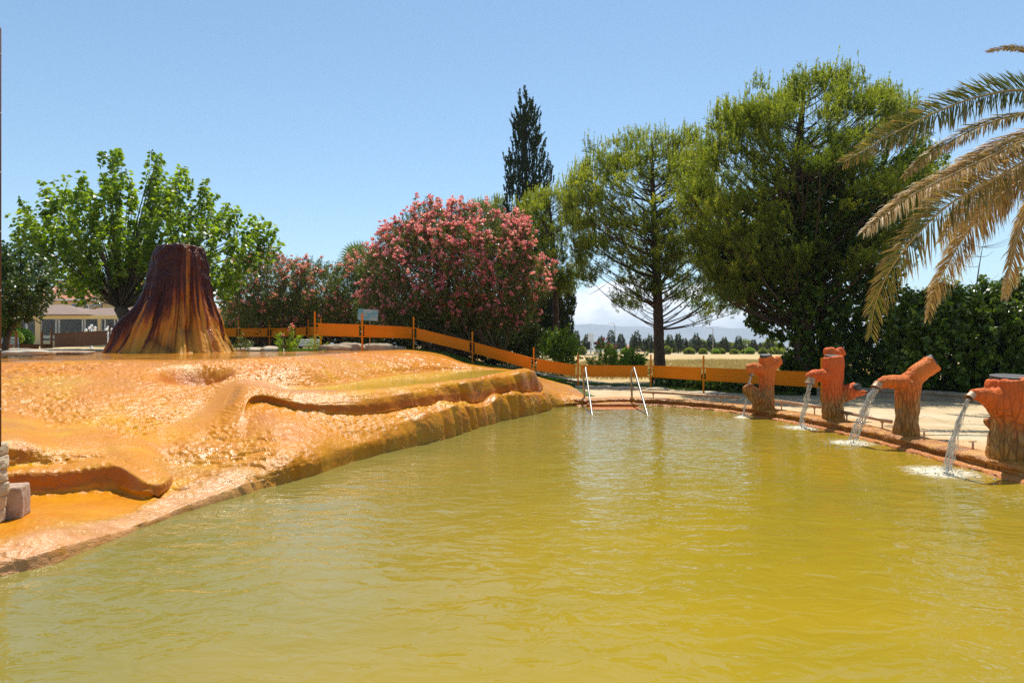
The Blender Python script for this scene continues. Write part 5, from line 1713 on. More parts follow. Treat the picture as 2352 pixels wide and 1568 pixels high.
pc = W(2530, 330, 15.1)
palm = thing('date_palm', (pc[0], pc[1], 0.14), 'date palm at the right edge with half-dried drooping fronds', 'palm tree')
mb = MB()
tz = np.linspace(0.1, pc[2], 40)
mb.tube([(pc[0] + 0.03 * sin(z_), pc[1], z_) for z_ in tz], [0.30 + 0.04 * ((k % 2) * 2 - 1) for k in range(40)], 14)
mb.build('trunk', M['bark'], palm)
cpx = (2520, 330)
cam_n = (0, -1, 0.25)
FR = [
    # ctrl, depths, Lmax, droop, normal, tone0, tone1
    ([cpx, (2440, 235), (2352, 208), (2250, 222), (2150, 258), (2050, 308), (1985, 345), (1940, 372)], [9.3, 9.2, 9.0, 8.8, 8.6, 8.5, 8.4, 8.4], 0.46, 0.25, (0.1, -1, 0.35), 0.02, 0.36),
    ([cpx, (2440, 262), (2352, 262), (2280, 280), (2220, 305), (2150, 345), (2110, 375), (2078, 405)], [9.3, 9.3, 9.3, 9.3, 9.3, 9.3, 9.3, 9.3], 0.26, 0.6, (0.2, -0.6, 0.9), 0.12, 0.58),
    ([cpx, (2440, 310), (2352, 325), (2270, 362), (2180, 405), (2100, 445), (2035, 490), (1985, 532)], [9.3, 9.0, 8.8, 8.6, 8.5, 8.4, 8.3, 8.2], 0.36, 0.7, (0.1, -0.7, 0.9), 0.22, 0.78),
    ([cpx, (2450, 330), (2352, 372), (2270, 420), (2180, 470), (2110, 535), (2045, 620), (2010, 700), (2000, 765)], [9.3, 9.0, 8.7, 8.5, 8.3, 8.2, 8.1, 8.1, 8.1], 0.50, 0.35, (0.25, -1, 0.3), 0.48, 0.28),
    ([cpx, (2470, 350), (2400, 390), (2330, 425), (2270, 475), (2220, 535), (2175, 610), (2145, 670), (2130, 730)], [9.3, 9.4, 9.4, 9.5, 9.5, 9.5, 9.5, 9.5, 9.5], 0.36, 0.6, (0.3, -1, 0.4), 0.62, 0.60),
    ([cpx, (2480, 350), (2420, 400), (2370, 470), (2340, 540), (2325, 600), (2312, 650), (2305, 680)], [9.3, 9.2, 9.2, 9.2, 9.2, 9.2, 9.2, 9.2], 0.34, 0.7, (0.3, -1, 0.1), 0.65, 0.66),
    ([cpx, (2470, 200), (2400, 135), (2352, 116), (2320, 112), (2290, 114), (2268, 119)], [9.3, 9.4, 9.5, 9.6, 9.6, 9.6, 9.6], 0.22, 0.3, (0.1, -0.8, 0.6), 0.12, 0.6),
    ([cpx, (2440, 290), (2352, 310), (2290, 335), (2230, 370), (2170, 420), (2130, 455)], [9.3, 9.6, 9.8, 9.9, 10, 10, 10], 0.34, 0.8, (0.2, -0.8, 0.7), 0.55, 0.75),
    ([cpx, (2460, 340), (2380, 385), (2320, 410), (2260, 445), (2200, 500), (2160, 555)], [9.3, 9.6, 9.8, 10, 10, 10, 10], 0.42, 0.8, (0.2, -0.9, 0.4), 0.75, 0.85),
    ([cpx, (2560, 240), (2640, 200), (2740, 230), (2820, 320), (2860, 420)], [9.3, 9.2, 9, 8.8, 8.7, 8.6], 0.45, 0.4, (0, -1, 0.4), 0.1, 0.4),
    ([cpx, (2560, 300), (2640, 330), (2700, 420), (2740, 560), (2750, 660)], [9.3, 9.2, 9, 8.8, 8.7, 8.6], 0.45, 0.4, (0, -1, 0.4), 0.5, 0.6),
    ([cpx, (2530, 180), (2520, 60), (2470, -60), (2400, -120)], [9.3, 9.6, 10, 10.4, 10.6], 0.40, 0.3, (0, -1, 0.4), 0.05, 0.2),
    ([cpx, (2530, 420), (2520, 520), (2500, 640), (2480, 740)], [9.3, 9.7, 10, 10.2, 10.3], 0.40, 0.6, (0, -1, 0.2), 0.7, 0.8),
]
for i, (c, dl, Lm, dr, nr_, t0, t1) in enumerate(FR):
    frond(c, dl, Lm, dr, nr_, 700 + i, t0, t1, 128, palm)

# fan palm top behind the oleanders
rs = np.random.default_rng(88)
fp = thing('fan_palm', W(835, 790, 37), 'small grey-green fan palm top peeking over the oleanders', 'palm tree')
ctr = W(832, 605, 37)
mb = MB()
mb.tube([W(835, 790, 37), W(834, 700, 37), ctr], [0.16, 0.15, 0.13], 8)
mb.build('trunk', M['bark'], fp, True)
VV = []
for k in range(15):
    dirn = norm(np.array((rs.normal(0, 1), rs.normal(0, 0.6), rs.uniform(-0.1, 1.2))))
    c = ctr + dirn * 0.5
    s_ = norm(np.cross(dirn, (0, 1, 0.1)))
    for j_ in range(11):
        a = (j_ - 5) * 0.22
        D_ = norm(dirn * cos(a) + s_ * sin(a))
        L_ = 0.95
        w_ = np.cross(D_, (0, 1, 0)) * 0.035
        VV.append(np.array([c, c + D_ * L_ * .5 + w_, c + D_ * L_ - (0, 0, 0.08), c + D_ * L_ * .5 - w_]))
quads('fronds', [np.concatenate(VV)], M['fanpalm'], fp, rs)

# ------------------------------------------------------------------ stones
def rock(name, label, c, size, seed, mat, cat='rock', group=None, rz=0.0, sq=2.6):
    n, h_ = 36, 20
    vs_, fs = [], []
    th_ = np.linspace(0, 2 * pi, n, endpoint=False)
    ph_ = np.linspace(0, pi, h_)
    for p_ in ph_:
        for t_ in th_:
            x, y, z_ = sin(p_) * cos(t_), sin(p_) * sin(t_), cos(p_)
            m_ = (abs(x) ** sq + abs(y) ** sq + abs(z_) ** sq) ** (-1 / sq)
            vs_.append((x * m_, y * m_, z_ * m_))
    v = np.array(vs_)
    v *= (1 + 0.16 * fbm(v * 1.4 + seed, 4, seed))[:, None]
    v = v * np.array(size) / 2
    v += 0.018 * np.stack([fbm(v * 7 + seed, 3, 4), fbm(v * 7 + seed + 9, 3, 5), fbm(v * 7 + seed + 5, 3, 6)], 1)
    ca, sa = cos(rz), sin(rz)
    v = np.stack([v[:, 0] * ca - v[:, 1] * sa, v[:, 0] * sa + v[:, 1] * ca, v[:, 2]], 1) + np.array(c)
    i_ = (np.arange(h_ - 1)[:, None] * n + np.arange(n)[None, :])
    j_ = (np.arange(h_ - 1)[:, None] * n + (np.arange(n)[None, :] + 1) % n)
    f_ = np.stack([i_.ravel(), i_.ravel() + n, j_.ravel() + n, j_.ravel()], 1)
    o = mesh_np(name, v, f_, M[mat], smooth=True)
    if label:
        tag(o, label, cat, group)
    return o


def block(name, c, size, seed, mat, rz=0.0, amp=0.03, rnd=0.02):
    nx_b = 14
    V, Fq = [], []
    t = np.linspace(-1, 1, nx_b)
    A, B = np.meshgrid(t, t)
    A, B = A.ravel(), B.ravel()
    one = np.ones_like(A)
    gf = gridfaces(nx_b, nx_b)
    for k, (x, y, z) in enumerate(((A, B, one), (B, A, -one), (one, A, B), (-one, B, A), (B, one, A), (A, -one, B))):
        V.append(np.stack([x, y, z], 1))
        Fq.append(gf + k * nx_b * nx_b)
    v = np.concatenate(V)
    # soften the edges
    m_ = (np.abs(v) ** 22).sum(1) ** (-1 / 22)
    v = v * m_[:, None]
    v = v * np.array(size) / 2
    v += amp * np.stack([fbm(v * 8 + seed, 4, 4), fbm(v * 8 + seed + 9, 4, 5), fbm(v * 8 + seed + 5, 4, 6) * 0.25], 1)
    ca, sa = cos(rz), sin(rz)
    v = np.stack([v[:, 0] * ca - v[:, 1] * sa, v[:, 0] * sa + v[:, 1] * ca, v[:, 2]], 1) + np.array(c)
    o = mesh_np(name, v, np.concatenate(Fq), M[mat], smooth=True)
    bm_w = o.modifiers.new('weld', 'WELD')
    bm_w.merge_threshold = 0.0008
    return o


p = W(66, 812, 15.3)
rock('stone_slab', 'flat grey stone slab at the left end of the terrace top', (p[0], p[1], 1.42), (1.0, 0.9, 0.14), 3, 'slab')
p = W(150, 809, 17.2)
rock('stone_slab', 'thin reddish stone slab right of the grey slab', (p[0], p[1], 1.41), (1.5, 0.6, 0.09), 4, 'pinkstone')
KB = [((20, 807), 21.2, 1.6), ((150, 806.5), 21.2, 1.9), ((215, 806), 21.3, 1.2)]
for k, (pp_, d_, w_) in enumerate(KB):
    p = W(*pp_, d_)
    rock('kerb_stone', ('pale kerb stone at the far left edge of the cone basin', 'long pale kerb stone behind the reddish slab', 'pale kerb stone touching the left foot of the cone')[k], (p[0], p[1], 1.43), (w_, 0.4, 0.12), 10 + k, 'pillarstone', 'kerb stone', 'kerb stones round the cone basin', 0, 5)
SB = [(576, 800, 21.4, 1.1, .14, 'long tan kerb stone just right of the cone'), (625, 799.5, 21.3, .75, .17, 'tan kerb stone left of the oleander sprig'), (770, 797, 22.2, 1.1, .26, 'rounded grey border rock left of the sign'),
      (806, 795, 22.4, .9, .32, 'tall rounded grey border rock below the fence corner'), (868, 795, 22.7, 1.1, .30, 'grey border rock right of the sign post'), (905, 799, 23.0, .8, .2, 'low grey border rock farthest right on the mound')]
for k, (px, py, d_, w_, h_, lb) in enumerate(SB):
    p = W(px, py, d_)
    rock('border_rock', lb, (p[0], p[1], 1.36 + h_ / 3), (w_, 0.5, h_ + 0.1), 20 + k, 'rock' if k > 1 else 'pillarstone', 'rock', 'border rocks along the mound')
EB = [(1300, 893, 21.6), (1345, 889, 23.1), (1385, 890, 22.9), (1430, 892, 22.6), (1462, 893.5, 22.3), (1510, 896.5, 21.9)]
for k, (px, py, d_) in enumerate(EB):
    p = W(px, py, d_)
    rock('edging_stone', ['dark edging stone beside the terrace foot', 'flat edging stone right of the first low fence post', 'pale edging stone left of the left handrail top', 'pale edging stone between the handrails', 'long pale edging stone behind the right handrail', 'edging stone right of the second low fence post'][k], (p[0], p[1], 0.16), (0.75, 0.35, 0.16), 40 + k, 'pillarstone' if k else 'rock', 'edging stone', 'edging stones of the lawn')
# kerb wall at right
mb = MB()
pts = [(8.9, 19.9), (9.8, 19.4), (10.8, 18.8), (11.3, 17.8), (11.6, 16.4), (12.2, 14.2), (12.9, 11.5), (13.6, 8)]
kw = crl(pts, 14)
V, Fk = [], []
for i_, pq in enumerate(kw):
    t_ = kw[min(i_ + 1, len(kw) - 1)] - kw[max(i_ - 1, 0)]
    t_ = t_ / np.linalg.norm(t_)
    n_ = np.array((-t_[1], t_[0]))
    for (o_, z_) in ((-0.14, 0.1), (-0.14, 0.26), (-0.12, 0.29), (-0.18, 0.30), (-0.18, 0.37), (-0.1, 0.39), (0.1, 0.39), (0.16, 0.36), (0.16, 0.1)):
        V.append((pq[0] + n_[0] * o_, pq[1] + n_[1] * o_, z_))
V = np.array(V)
V += 0.014 * np.stack([fbm(V * 3, 3, 1), fbm(V * 3 + 5, 3, 2), fbm(V * 3 + 9, 3, 3)], 1)
tag(mesh_np('kerb_wall', V, gridfaces(9, len(kw)), M['rock'], smooth=True), 'low grey concrete kerb wall in front of the dark hedge', 'wall')

# stone pillar and post at the left edge
PB_ = W(0, 1202, 5.5)
pil = thing('stone_pillar', (PB_[0] - 0.16, PB_[1] + 0.2, 0.15), 'cream split-stone pillar at the left edge of the frame', 'pillar')
yb = [1018, 1047, 1078, 1109, 1141, 1173, 1204]
for k in range(6):
    z1, z0 = W(0, yb[k], 5.5)[2], W(0, yb[k + 1], 5.5)[2]
    xr = W([22, 25, 24, 24, 18, 13][k], 1100, 5.6)[0]
    wd = 0.50
    b = block('stone_block', (xr - wd / 2, 5.35, (z0 + z1) / 2), (wd * 1.0, 0.5, (z1 - z0) * 0.995), 60 + k, 'pillarstone')
    b.parent = pil
    b.location = -Vector(pil.location)
p = W(38, 1158, 5.75)
tag(block('concrete_block', (p[0] - 0.05, p[1] + 0.02, 0.28), (0.20, 0.24, 0.27), 71, 'pinkstone', 0.35, 0.015), 'rough pinkish concrete block leaning at the foot of the cream pillar', 'block')
pb = W(-18.5, 1018, 5.42)
post = thing('gate_post', pb, 'tall dark brown banded post standing on the cream pillar', 'post')
mb = MB()
zt_, zb_ = W(-18.5, 52, 5.42)[2], pb[2] - 0.03
mb.tube([(pb[0], pb[1], zb_), (pb[0], pb[1], zt_ - 0.04), (pb[0], pb[1], zt_)], [0.0605, 0.0605, 0.04], 18)
mb.build('shaft', M['darkpole'], post, True)
z_ = zb_ + 0.3
while z_ < zt_ - 0.1:
    mb = MB()
    mb.tube([(pb[0], pb[1], z_), (pb[0], pb[1], z_ + 0.01)], 0.0625, 18)
    mb.build('band', M['grey'], post)
    z_ += 0.47

# ------------------------------------------------------------------ signs, lamps, furniture
sg = W(845, 723, 22.6)
sgn = thing('depth_sign', (sg[0], sg[1], 1.35), 'faded teal sign reading DEEP behind the fence post', 'sign')
mb = MB()
w_, h_ = 0.335, 0.185
ct, st_ = cos(-0.07), sin(-0.07)


def rotp(u_, v_, y_):
    return (sg[0] + u_ * ct - v_ * st_, sg[1] + y_, sg[2] + u_ * st_ + v_ * ct)


vs8 = [rotp(a, b, c) for c in (0, 0.012) for (a, b) in ((-w_, -h_), (w_, -h_), (w_, h_), (-w_, h_))]
mb.add(vs8, [(0, 1, 2, 3), (7, 6, 5, 4), (0, 4, 5, 1), (1, 5, 6, 2), (2, 6, 7, 3), (3, 7, 4, 0)])
mb.build('board', M['sign'], sgn)
mb = MB()
mb.tube([(sg[0] + 0.06, sg[1] + 0.03, 1.25), (sg[0] + 0.06, sg[1] + 0.03, sg[2] + 0.1)], 0.014, 8)
mb.build('stake', M['rustpipe'], sgn, True)


def text(body, u_, v_, size, parent):
    cu = bpy.data.curves.new('t', 'FONT')
    cu.body = body
    cu.size = size
    cu.extrude = 0.001
    cu.align_x = 'CENTER'
    cu.align_y = 'CENTER'
    o = bpy.data.objects.new('t', cu)
    C.objects.link(o)
    dg = bpy.context.evaluated_depsgraph_get()
    me = bpy.data.meshes.new_from_object(o.evaluated_get(dg))
    bpy.data.objects.remove(o)
    me.name = 'lettering'
    me.materials.append(M['letters'])
    o = bpy.data.objects.new('lettering', me)
    C.objects.link(o)
    o.parent = parent
    p_ = Vector(rotp(u_, v_, -0.003))
    o.location = p_ - Vector(parent.location)
    o.rotation_euler = (R(90), 0.07, 0)
    return o


text('DEEP', 0.0, 0.105, 0.13, sgn)
text('OUTSIDE', -0.155, -0.01, 0.072, sgn)
text('170 CM', 0.20, -0.01, 0.072, sgn)
text('INSIDE', -0.19, -0.115, 0.072, sgn)
text('110 CM', 0.19, -0.115, 0.072, sgn)

# globe street lamps
def globe_lamp(px, py_top, d, label):
    b = W(px, py_top, d)
    base = (b[0], b[1], 1.3)
    r = thing('globe_lamp', base, label, 'street lamp', 'white globe lamps before the restaurant')
    mb = MB()
    mb.tube([base, (b[0], b[1], b[2] - 0.12)], 0.045, 10)
    mb.tube([base, (b[0], b[1], 1.5)], 0.09, 10)
    mb.build('pole', M['white'], r, True)
    gl = [(0, 0.0, 0.0), (-0.16, 0.08, -0.13), (0.24, -0.05, -0.12), (-0.28, -0.06, -0.27), (0.14, 0.1, -0.27)]
    for (x, y, z_) in gl:
        c = np.array((b[0] + x, b[1] + y, b[2] + z_))
        mb = MB()
        mb.tube(curve_pts((b[0], b[1], b[2] - 0.42), c - (0, 0, 0.07), (x * 0.5, y * .5, -0.08), 6), 0.018, 6)
        mb.build('arm', M['white'], r, True)
        mb = MB()
        mb.sphere(c, 0.088, 14)
        mb.build('globe', M['globe'], r, True)


globe_lamp(210, 748, 40, 'white five-globe lamp, the left one of the pair')
globe_lamp(248.5, 752, 41, 'white five-globe lamp, the right one behind the fence post')

# restaurant (60 m) ----------------------------------------------------
d0 = 60.0
s60 = d0 / F


def bx(mb, px0, px1, py0, py1, d, dep, off=0.0):
    a = W(px0, py1, d)
    b = W(px1, py0, d)
    mb.box((a[0], d + off, a[2]), (b[0], d + off + dep, b[2]))


base = W(170, 797, d0)
rest = thing('restaurant', (base[0], base[1], 1.25), 'single-storey cream restaurant with brown roof and long window front at left', 'building')
mb = MB()
bx(mb, -60, 330, 783, 801, d0, 9, 0.0)
mb.build('base_wall', M['beige'], rest)
mb = MB()
bx(mb, -60, 330, 724, 731.5, d0, 8.8, -0.1)
mb.build('fascia', M['fascia'], rest)
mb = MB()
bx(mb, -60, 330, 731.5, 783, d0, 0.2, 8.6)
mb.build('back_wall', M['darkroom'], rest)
for (x0, x1) in ((30, 41), (81, 93), (224.5, 231.5), (290, 300), (-40, -28)):
    mb = MB()
    bx(mb, x0, x1, 731.5, 783, d0, 0.35, -0.03)
    mb.build('column', M['beige'], rest)
wins = [(42, 60), (62, 81), (94, 127), (129, 134), (136, 188), (189, 193), (195, 224), (232, 240), (241, 262), (263, 269), (270, 290), (300, 328), (-28, 30)]
for (x0, x1) in wins:
    mb = MB()
    t_ = 0.75
    bx(mb, x0, x0 + t_, 731.6, 782.9, d0, 0.1, 0.05)
    bx(mb, x1 - t_, x1, 731.6, 782.9, d0, 0.1, 0.05)
    bx(mb, x0 + t_, x1 - t_, 731.6, 732.6, d0, 0.1, 0.05)
    bx(mb, x0 + t_, x1 - t_, 782, 782.9, d0, 0.1, 0.05)
    w1 = mb.build('window', M['white'], rest)
    mb = MB()
    bx(mb, x0 + t_, x1 - t_, 732.6, 782, d0, 0.02, 0.09)
    pn = mb.build('pane', M['glass'], w1)
    pn.location = (0, 0, 0)
for (x0, x1) in ((45, 58), (63, 80), (104, 122), (136, 142), (148, 172), (174, 186), (197, 201), (218, 223), (242, 247), (271, 289), (302, 320)):
    a, b = W(x0, 782.5, d0 + 0.6), W(x1, 733, d0 + 0.6)
    xx = np.linspace(a[0], b[0], 40)
    V = []
    for q_ in xx:
        yy = a[1] + 0.06 * sin(q_ * 32)
        V += [(q_, yy, a[2]), (q_, yy, b[2])]
    f_ = [(2 * k, 2 * k + 2, 2 * k + 3, 2 * k + 1) for k in range(39)]
    mb = MB()
    mb.add(V, f_)
    mb.build('curtain', M['curtain'], rest, True)
for k in range(11):
    px = 95 + k * 19.5
    mb = MB()
    bx(mb, px, px + 1.2, 762, 784, d0 - 1, 0.05)
    pst = mb.build('railing_post', M['beige'], rest)
mb = MB()
bx(mb, 94, 310, 770, 777, d0 - 1, 0.02, 0.01)
mb.build('glass_railing', M['railglass'], rest)


def hip(mb, px0, px1, py_eave, rpx0, rpx1, py_ridge, d, dep, over=0.35):
    a, b = W(px0, py_eave, d), W(px1, py_eave, d)
    ra, rb = W(rpx0, py_ridge, d), W(rpx1, py_ridge, d)
    y0, y1 = d - over, d + dep + over
    ym = (y0 + y1) / 2
    zr_ = EYE - (py_ridge - 792) * ym / F
    xa, xb = (rpx0 - 1176) * ym / F, (rpx1 - 1176) * ym / F
    z0 = a[2]
    mb.add([(a[0], y0, z0), (b[0], y0, z0), (b[0], y1, z0), (a[0], y1, z0), (xa, ym, zr_), (xb, ym, zr_),
            (a[0], y0, z0 - .1), (b[0], y0, z0 - .1), (b[0], y1, z0 - .1), (a[0], y1, z0 - .1)],
           [(0, 1, 5, 4), (1, 2, 5), (2, 3, 4, 5), (3, 0, 4), (6, 7, 1, 0), (7, 8, 2, 1), (8, 9, 3, 2), (9, 6, 0, 3), (9, 8, 7, 6)])


mb = MB()
hip(mb, -80, 210, 722, 60, 150, 700, d0, 9)
mb.build('roof', M['roofbrown'], rest)
mb = MB()
hip(mb, 175, 345, 724.5, 228, 300, 707, d0 + 0.4, 8)
mb.build('roof', M['roofbrown'], rest)

hb = W(170, 797, 76)
hot = thing('hotel_building', (hb[0], hb[1] + 4, 1.0), 'taller cream building with red tile roof behind the restaurant', 'building')
mb = MB()
bx(mb, 60, 216, 690, 800, 76, 10)
mb.build('wall', M['beige'], hot)
mb = MB()
bx(mb, 127, 300, 646, 760, 84, 8)
mb.build('upper_wall', M['beige'], hot)
mb = MB()
bx(mb, 217, 330, 697, 790, 76.5, 8)
mb.build('side_wall', M['beige'], hot)
mb = MB()
a, b, c_, e_ = W(50, 686, 75.6), W(222, 689, 75.6), W(200, 664, 82), W(126, 655, 82)
mb.add([a, b, c_, e_, a - (0, 0, .2), b - (0, 0, .2), c_ - (0, 0, .2), e_ - (0, 0, .2)], [(0, 1, 2, 3), (7, 6, 5, 4), (0, 4, 5, 1), (1, 5, 6, 2), (2, 6, 7, 3), (3, 7, 4, 0)])
mb.build('roof', M['rooftile'], hot)
mb = MB()
bx(mb, 48, 224, 686.5, 690, 75.4, 0.5)
mb.build('cornice', M['white'], hot)
mb = MB()
bx(mb, 214, 332, 694, 697, 76.2, 9)
mb.build('side_roof', M['roofbrown'], hot)
mb = MB()
bx(mb, 124, 303, 643.5, 646, 83.8, 9)
mb.build('parapet', M['rooftile'], hot)
for (x0, x1, y0, y1) in ((192, 206, 699, 714), (172, 182, 699, 712), (138, 150, 699, 712)):
    mb = MB()
    bx(mb, x0, x1, y0, y1, 76, 0.1, -0.12)
    w1 = mb.build('window', M['white'], hot)
    mb = MB()
    bx(mb, x0 + 2.5, x1 - 2.5, y0 + 2.5, y1 - 2, 76, 0.05, -0.14)
    pn = mb.build('pane', M['glass'], w1)
    pn.location = (0, 0, 0)
mb = MB()
bx(mb, 149, 160, 648, 656, 84, 0.4, -0.45)
mb.build('ac_unit', M['grey'], hot, False, 0.02)
mb = MB()
bx(mb, 163, 175, 637.5, 643, 86, 1.0)
mb.build('roof_box', M['grey'], hot, False, 0.03)
for (px, py) in ((172, 706), (222, 704)):
    c = W(px, py, 74.5)
    mb = MB()
    mb.tube([c + (-0.45, 0, -0.45), c + (-0.35, 0, -0.05), c + (0, 0, 0.15), c + (0.5, 0, 0.1)], 0.28, 12)
    mb.build('vent_duct', M['steel'], hot, True)
hb = W(560, 740, 60)
mb = MB()
h2 = thing('garden_building', (hb[0], 62, 1.2), 'low cream building with brown roof barely seen between the cone and the oleanders', 'building')
bx(mb, 480, 660, 728, 800, 62, 6)
mb.build('wall', M['beige'], h2)
mb = MB()
hip(mb, 470, 670, 728, 520, 620, 698, 62, 6)
mb.build('roof', M['rooftile'], h2)

# hedge balls at the left
def ball(label, px, py, rpx, d, seed, mat, squash=0.85):
    rs_ = np.random.default_rng(seed)
    c = W(px, py, d)
    r_ = rpx / F * d
    root = thing('clipped_bush', (c[0], c[1], 1.3), label, 'bush')
    n = 2600
    u_ = norm(rs_.normal(size=(n, 3)))
    pos = c + u_ * r_ * np.array((1, 1, squash)) * rs_.uniform(0.80, 1.0, (n, 1)) * (1 + 0.06 * vnoise(u_ * 3, seed))[:, None]
    v, t = brush(pos, u_, np.full(n, 0.03), 5, 0.07, 0.05, 0.8, 0.7, 0, rs_)
    quads('foliage', [v], M[mat], root, rs_)
    mb = MB()
    mb.tube([(c[0], c[1], 1.25), (c[0], c[1], c[2])], 0.05, 8)
    mb.build('trunk', M['twig'], root, True)


ball('round clipped dark green bush by the left edge', 44, 778, 27, 30, 81, 'lf_hedge')
ball('lime green clipped bush left of the round green one', 22, 776, 24, 28.5, 82, 'lf_lime', 0.7)
ball('yellow-green bush behind the clipped bushes', 20, 745, 20, 34, 83, 'lf_lime', 0.9)

# cloth-covered frame (white) at the left
c = W(24, 790, 25)
tb = thing('covered_frame', (c[0], c[1], 1.25), 'white-framed rack with cream cloth at the far left', 'rack')
mb = MB()
V = []
for k in range(20):
    xx = c[0] - 0.25 + 0.5 * k / 19
    V += [(xx, c[1] + 0.02 * sin(k * 1.7), 1.3), (xx, c[1] + 0.01 * sin(k * 1.7), 1.83)]
mb.add(V, [(2 * k, 2 * k + 2, 2 * k + 3, 2 * k + 1) for k in range(19)])
mb.build('cloth', M['cloth'], tb, True)
mb = MB()
mb.tube([(c[0] - 0.36, c[1], 1.25), (c[0] - 0.28, c[1], 1.86), (c[0] + 0.26, c[1], 1.86), (c[0] + 0.33, c[1], 1.25)], 0.025, 8)
mb.build('frame', M['white'], tb, True)

# white bench
c = W(703, 783, 28)
bn = thing('white_bench', (c[0], c[1], 1.35), 'white slatted bench behind the small fence', 'bench')
for k in range(3):
    mb = MB()
    z_ = 1.60 + 0.09 * k
    mb.box((c[0] - 0.5, c[1] + 0.2, z_), (c[0] + 0.5, c[1] + 0.23, z_ + 0.06))
    mb.build('slat', M['white'], bn, False, 0.005)
mb = MB()
mb.box((c[0] - 0.5, c[1] - 0.2, 1.55), (c[0] + 0.5, c[1] + 0.18, 1.58))
mb.build('seat', M['white'], bn, False, 0.005)
for sx_ in (-0.45, 0.42):
    mb = MB()
    mb.box((c[0] + sx_, c[1] - 0.18, 1.3), (c[0] + sx_ + 0.04, c[1] - 0.14, 1.55))
    mb.box((c[0] + sx_, c[1] + 0.235, 1.3), (c[0] + sx_ + 0.04, c[1] + 0.27, 1.85))
    mb.build('leg', M['white'], bn)

# ------------------------------------------------------------------ far side of the field
R4 = lambda x, y: (1263.3 + x / 4.096, 717.8 + y / 4.096)
FT = [(250, 165, 60), (345, 195, 90), (475, 215, 60), (575, 155, 110), (668, 195, 90), (785, 200, 70), (818, 160, 105), (895, 235, 70), (940, 205, 80), (1125, 200, 100), (1205, 185, 80), (1265, 235, 80), (1375, 190, 100), (1435, 260, 90), (1515, 200, 95), (1640, 225, 110), (1775, 215, 100), (1915, 250, 80), (2070, 230, 110), (2170, 270, 80)]
FTL = ['small dark conifer just right of the round shrub', 'thin conifer left of the grey billboard post', 'short conifer behind the young oleander', 'tall broad conifer beside the left street light', 'conifer with layered boughs right of the left street light', 'slim conifer overlapping its taller neighbour', 'tallest pointed conifer left of the central pine trunk', 'small conifer left of the central trunk', 'conifer touching the left side of the central trunk', 'conifer just right of the central trunk', 'thin conifer with bare lower stem right of the central trunk', 'low spreading conifer above the red roofs', 'dense rounded dark conifer with leaning tip', 'low wide conifer right of the dense rounded one', 'layered conifer at the right street light', 'wide flat-boughed conifer between street light and red roofs', 'neat triangular conifer on a clear stem', 'smallest pointed conifer before the red roof', 'broad bluish conifer next to the ivy', 'conifer half hidden behind the ivy edge']
FTL[5] += ', left of the central pine'
rs = np.random.default_rng(900)
for k, (zx, zy, wz) in enumerate(FT):
    px, pyt = R4(zx, zy)
    d_ = 114 + rs.uniform(0, 14)
    b = W(px, 812, d_)
    b[2] = float(ground_z([b[0]], [b[1]])[0])
    top = W(px, pyt, d_)
    H = top[2] - b[2]
    hw = wz / 4.096 / 2 / F * d_ * 1.15
    root = thing('roadside_conifer', b, FTL[k], 'tree', 'young conifers along the far road')
    mb = MB()
    mb.tube([b, (b[0], b[1], b[2] + H * 0.9)], [0.10, 0.03], 6)
    mb.build('trunk', M['bark'], root, True)
    n = 620
    t = 1 - np.sqrt(rs.uniform(0.0, 1, n))
    zfr = 0.20 + 0.80 * t
    lay = 1 - 0.35 * np.abs(np.sin(zfr * 26 + k))
    R_ = hw * 1.15 * (1 - t) ** 0.95 * lay * (1 + 0.45 * vnoise(np.stack([t * 9, np.full(n, k * 3.1), 0 * t], 1), 4)) + 0.05
    a = rs.uniform(0, 2 * pi, n)
    rr_ = R_ * np.sqrt(rs.uniform(0.1, 1, n))
    pos = np.stack([b[0] + np.cos(a) * rr_, b[1] + np.sin(a) * rr_, b[2] + H * zfr], 1)
    ax = norm(np.stack([np.cos(a), np.sin(a), 0.15 + 0 * a], 1))
    v, _ = brush(pos, ax, np.full(n, 0.15), 6, 0.24, 0.09, 0.9, 0.5, 0.1, rs)
    quads('crown', [v], M['lf_far'], root, rs)
FB = [(300, 350, 60, 'bush left of the billboard post'), (560, 330, 90, 'dark bush below the tall broad conifer'), (705, 365, 60, 'pale bush right of the layered conifer'), (1010, 355, 60, 'bush just left of the central trunk'), (1095, 345, 90, 'dark bush just right of the central trunk'), (1310, 362, 90, 'bush between the low conifers'), (1440, 372, 60, 'small bush before the wide conifer'), (1560, 378, 60, 'small light bush right of the right street light'), (1610, 368, 60, 'round bush left of the flat-boughed conifer'), (1735, 378, 70, 'olive bush left of the triangular conifer'), (1830, 385, 60, 'tiny bush right of the triangular conifer'), (1880, 362, 70, 'yellow-green bush beside the smallest conifer'), (2000, 365, 60, 'bush right of the red roof'), (2130, 350, 160, 'wide green thicket beside the ivy')]
for k, (zx, zy, wz, lb) in enumerate(FB):
    px, py = R4(zx, zy)
    d_ = 101 + rs.uniform(0, 2)
    c = W(px, py, d_)
    r_ = wz / 4.096 / 2 / F * d_
    g_ = float(ground_z([c[0]], [c[1]])[0])
    n = 420
    u_ = norm(rs.normal(size=(n, 3))) * rs.uniform(0.4, 1, (n, 1))
    cz = g_ + (c[2] - g_) * 0.75
    pos = np.array((c[0], c[1], cz)) + u_ * np.array((r_, r_, max(0.5, (c[2] - g_) * 0.7)))
    v, _ = brush(pos, norm(u_), np.full(n, 0.15), 4, 0.26, 0.16, 0.6, 0.8, 0, rs)
    o = quads('roadside_bush', [v], M['lf_bush' if k in (2, 7, 11) else 'lf_pine'], None, rs)
    tag(o, lb + ', at the far road', 'bush', 'bushes along the far road')

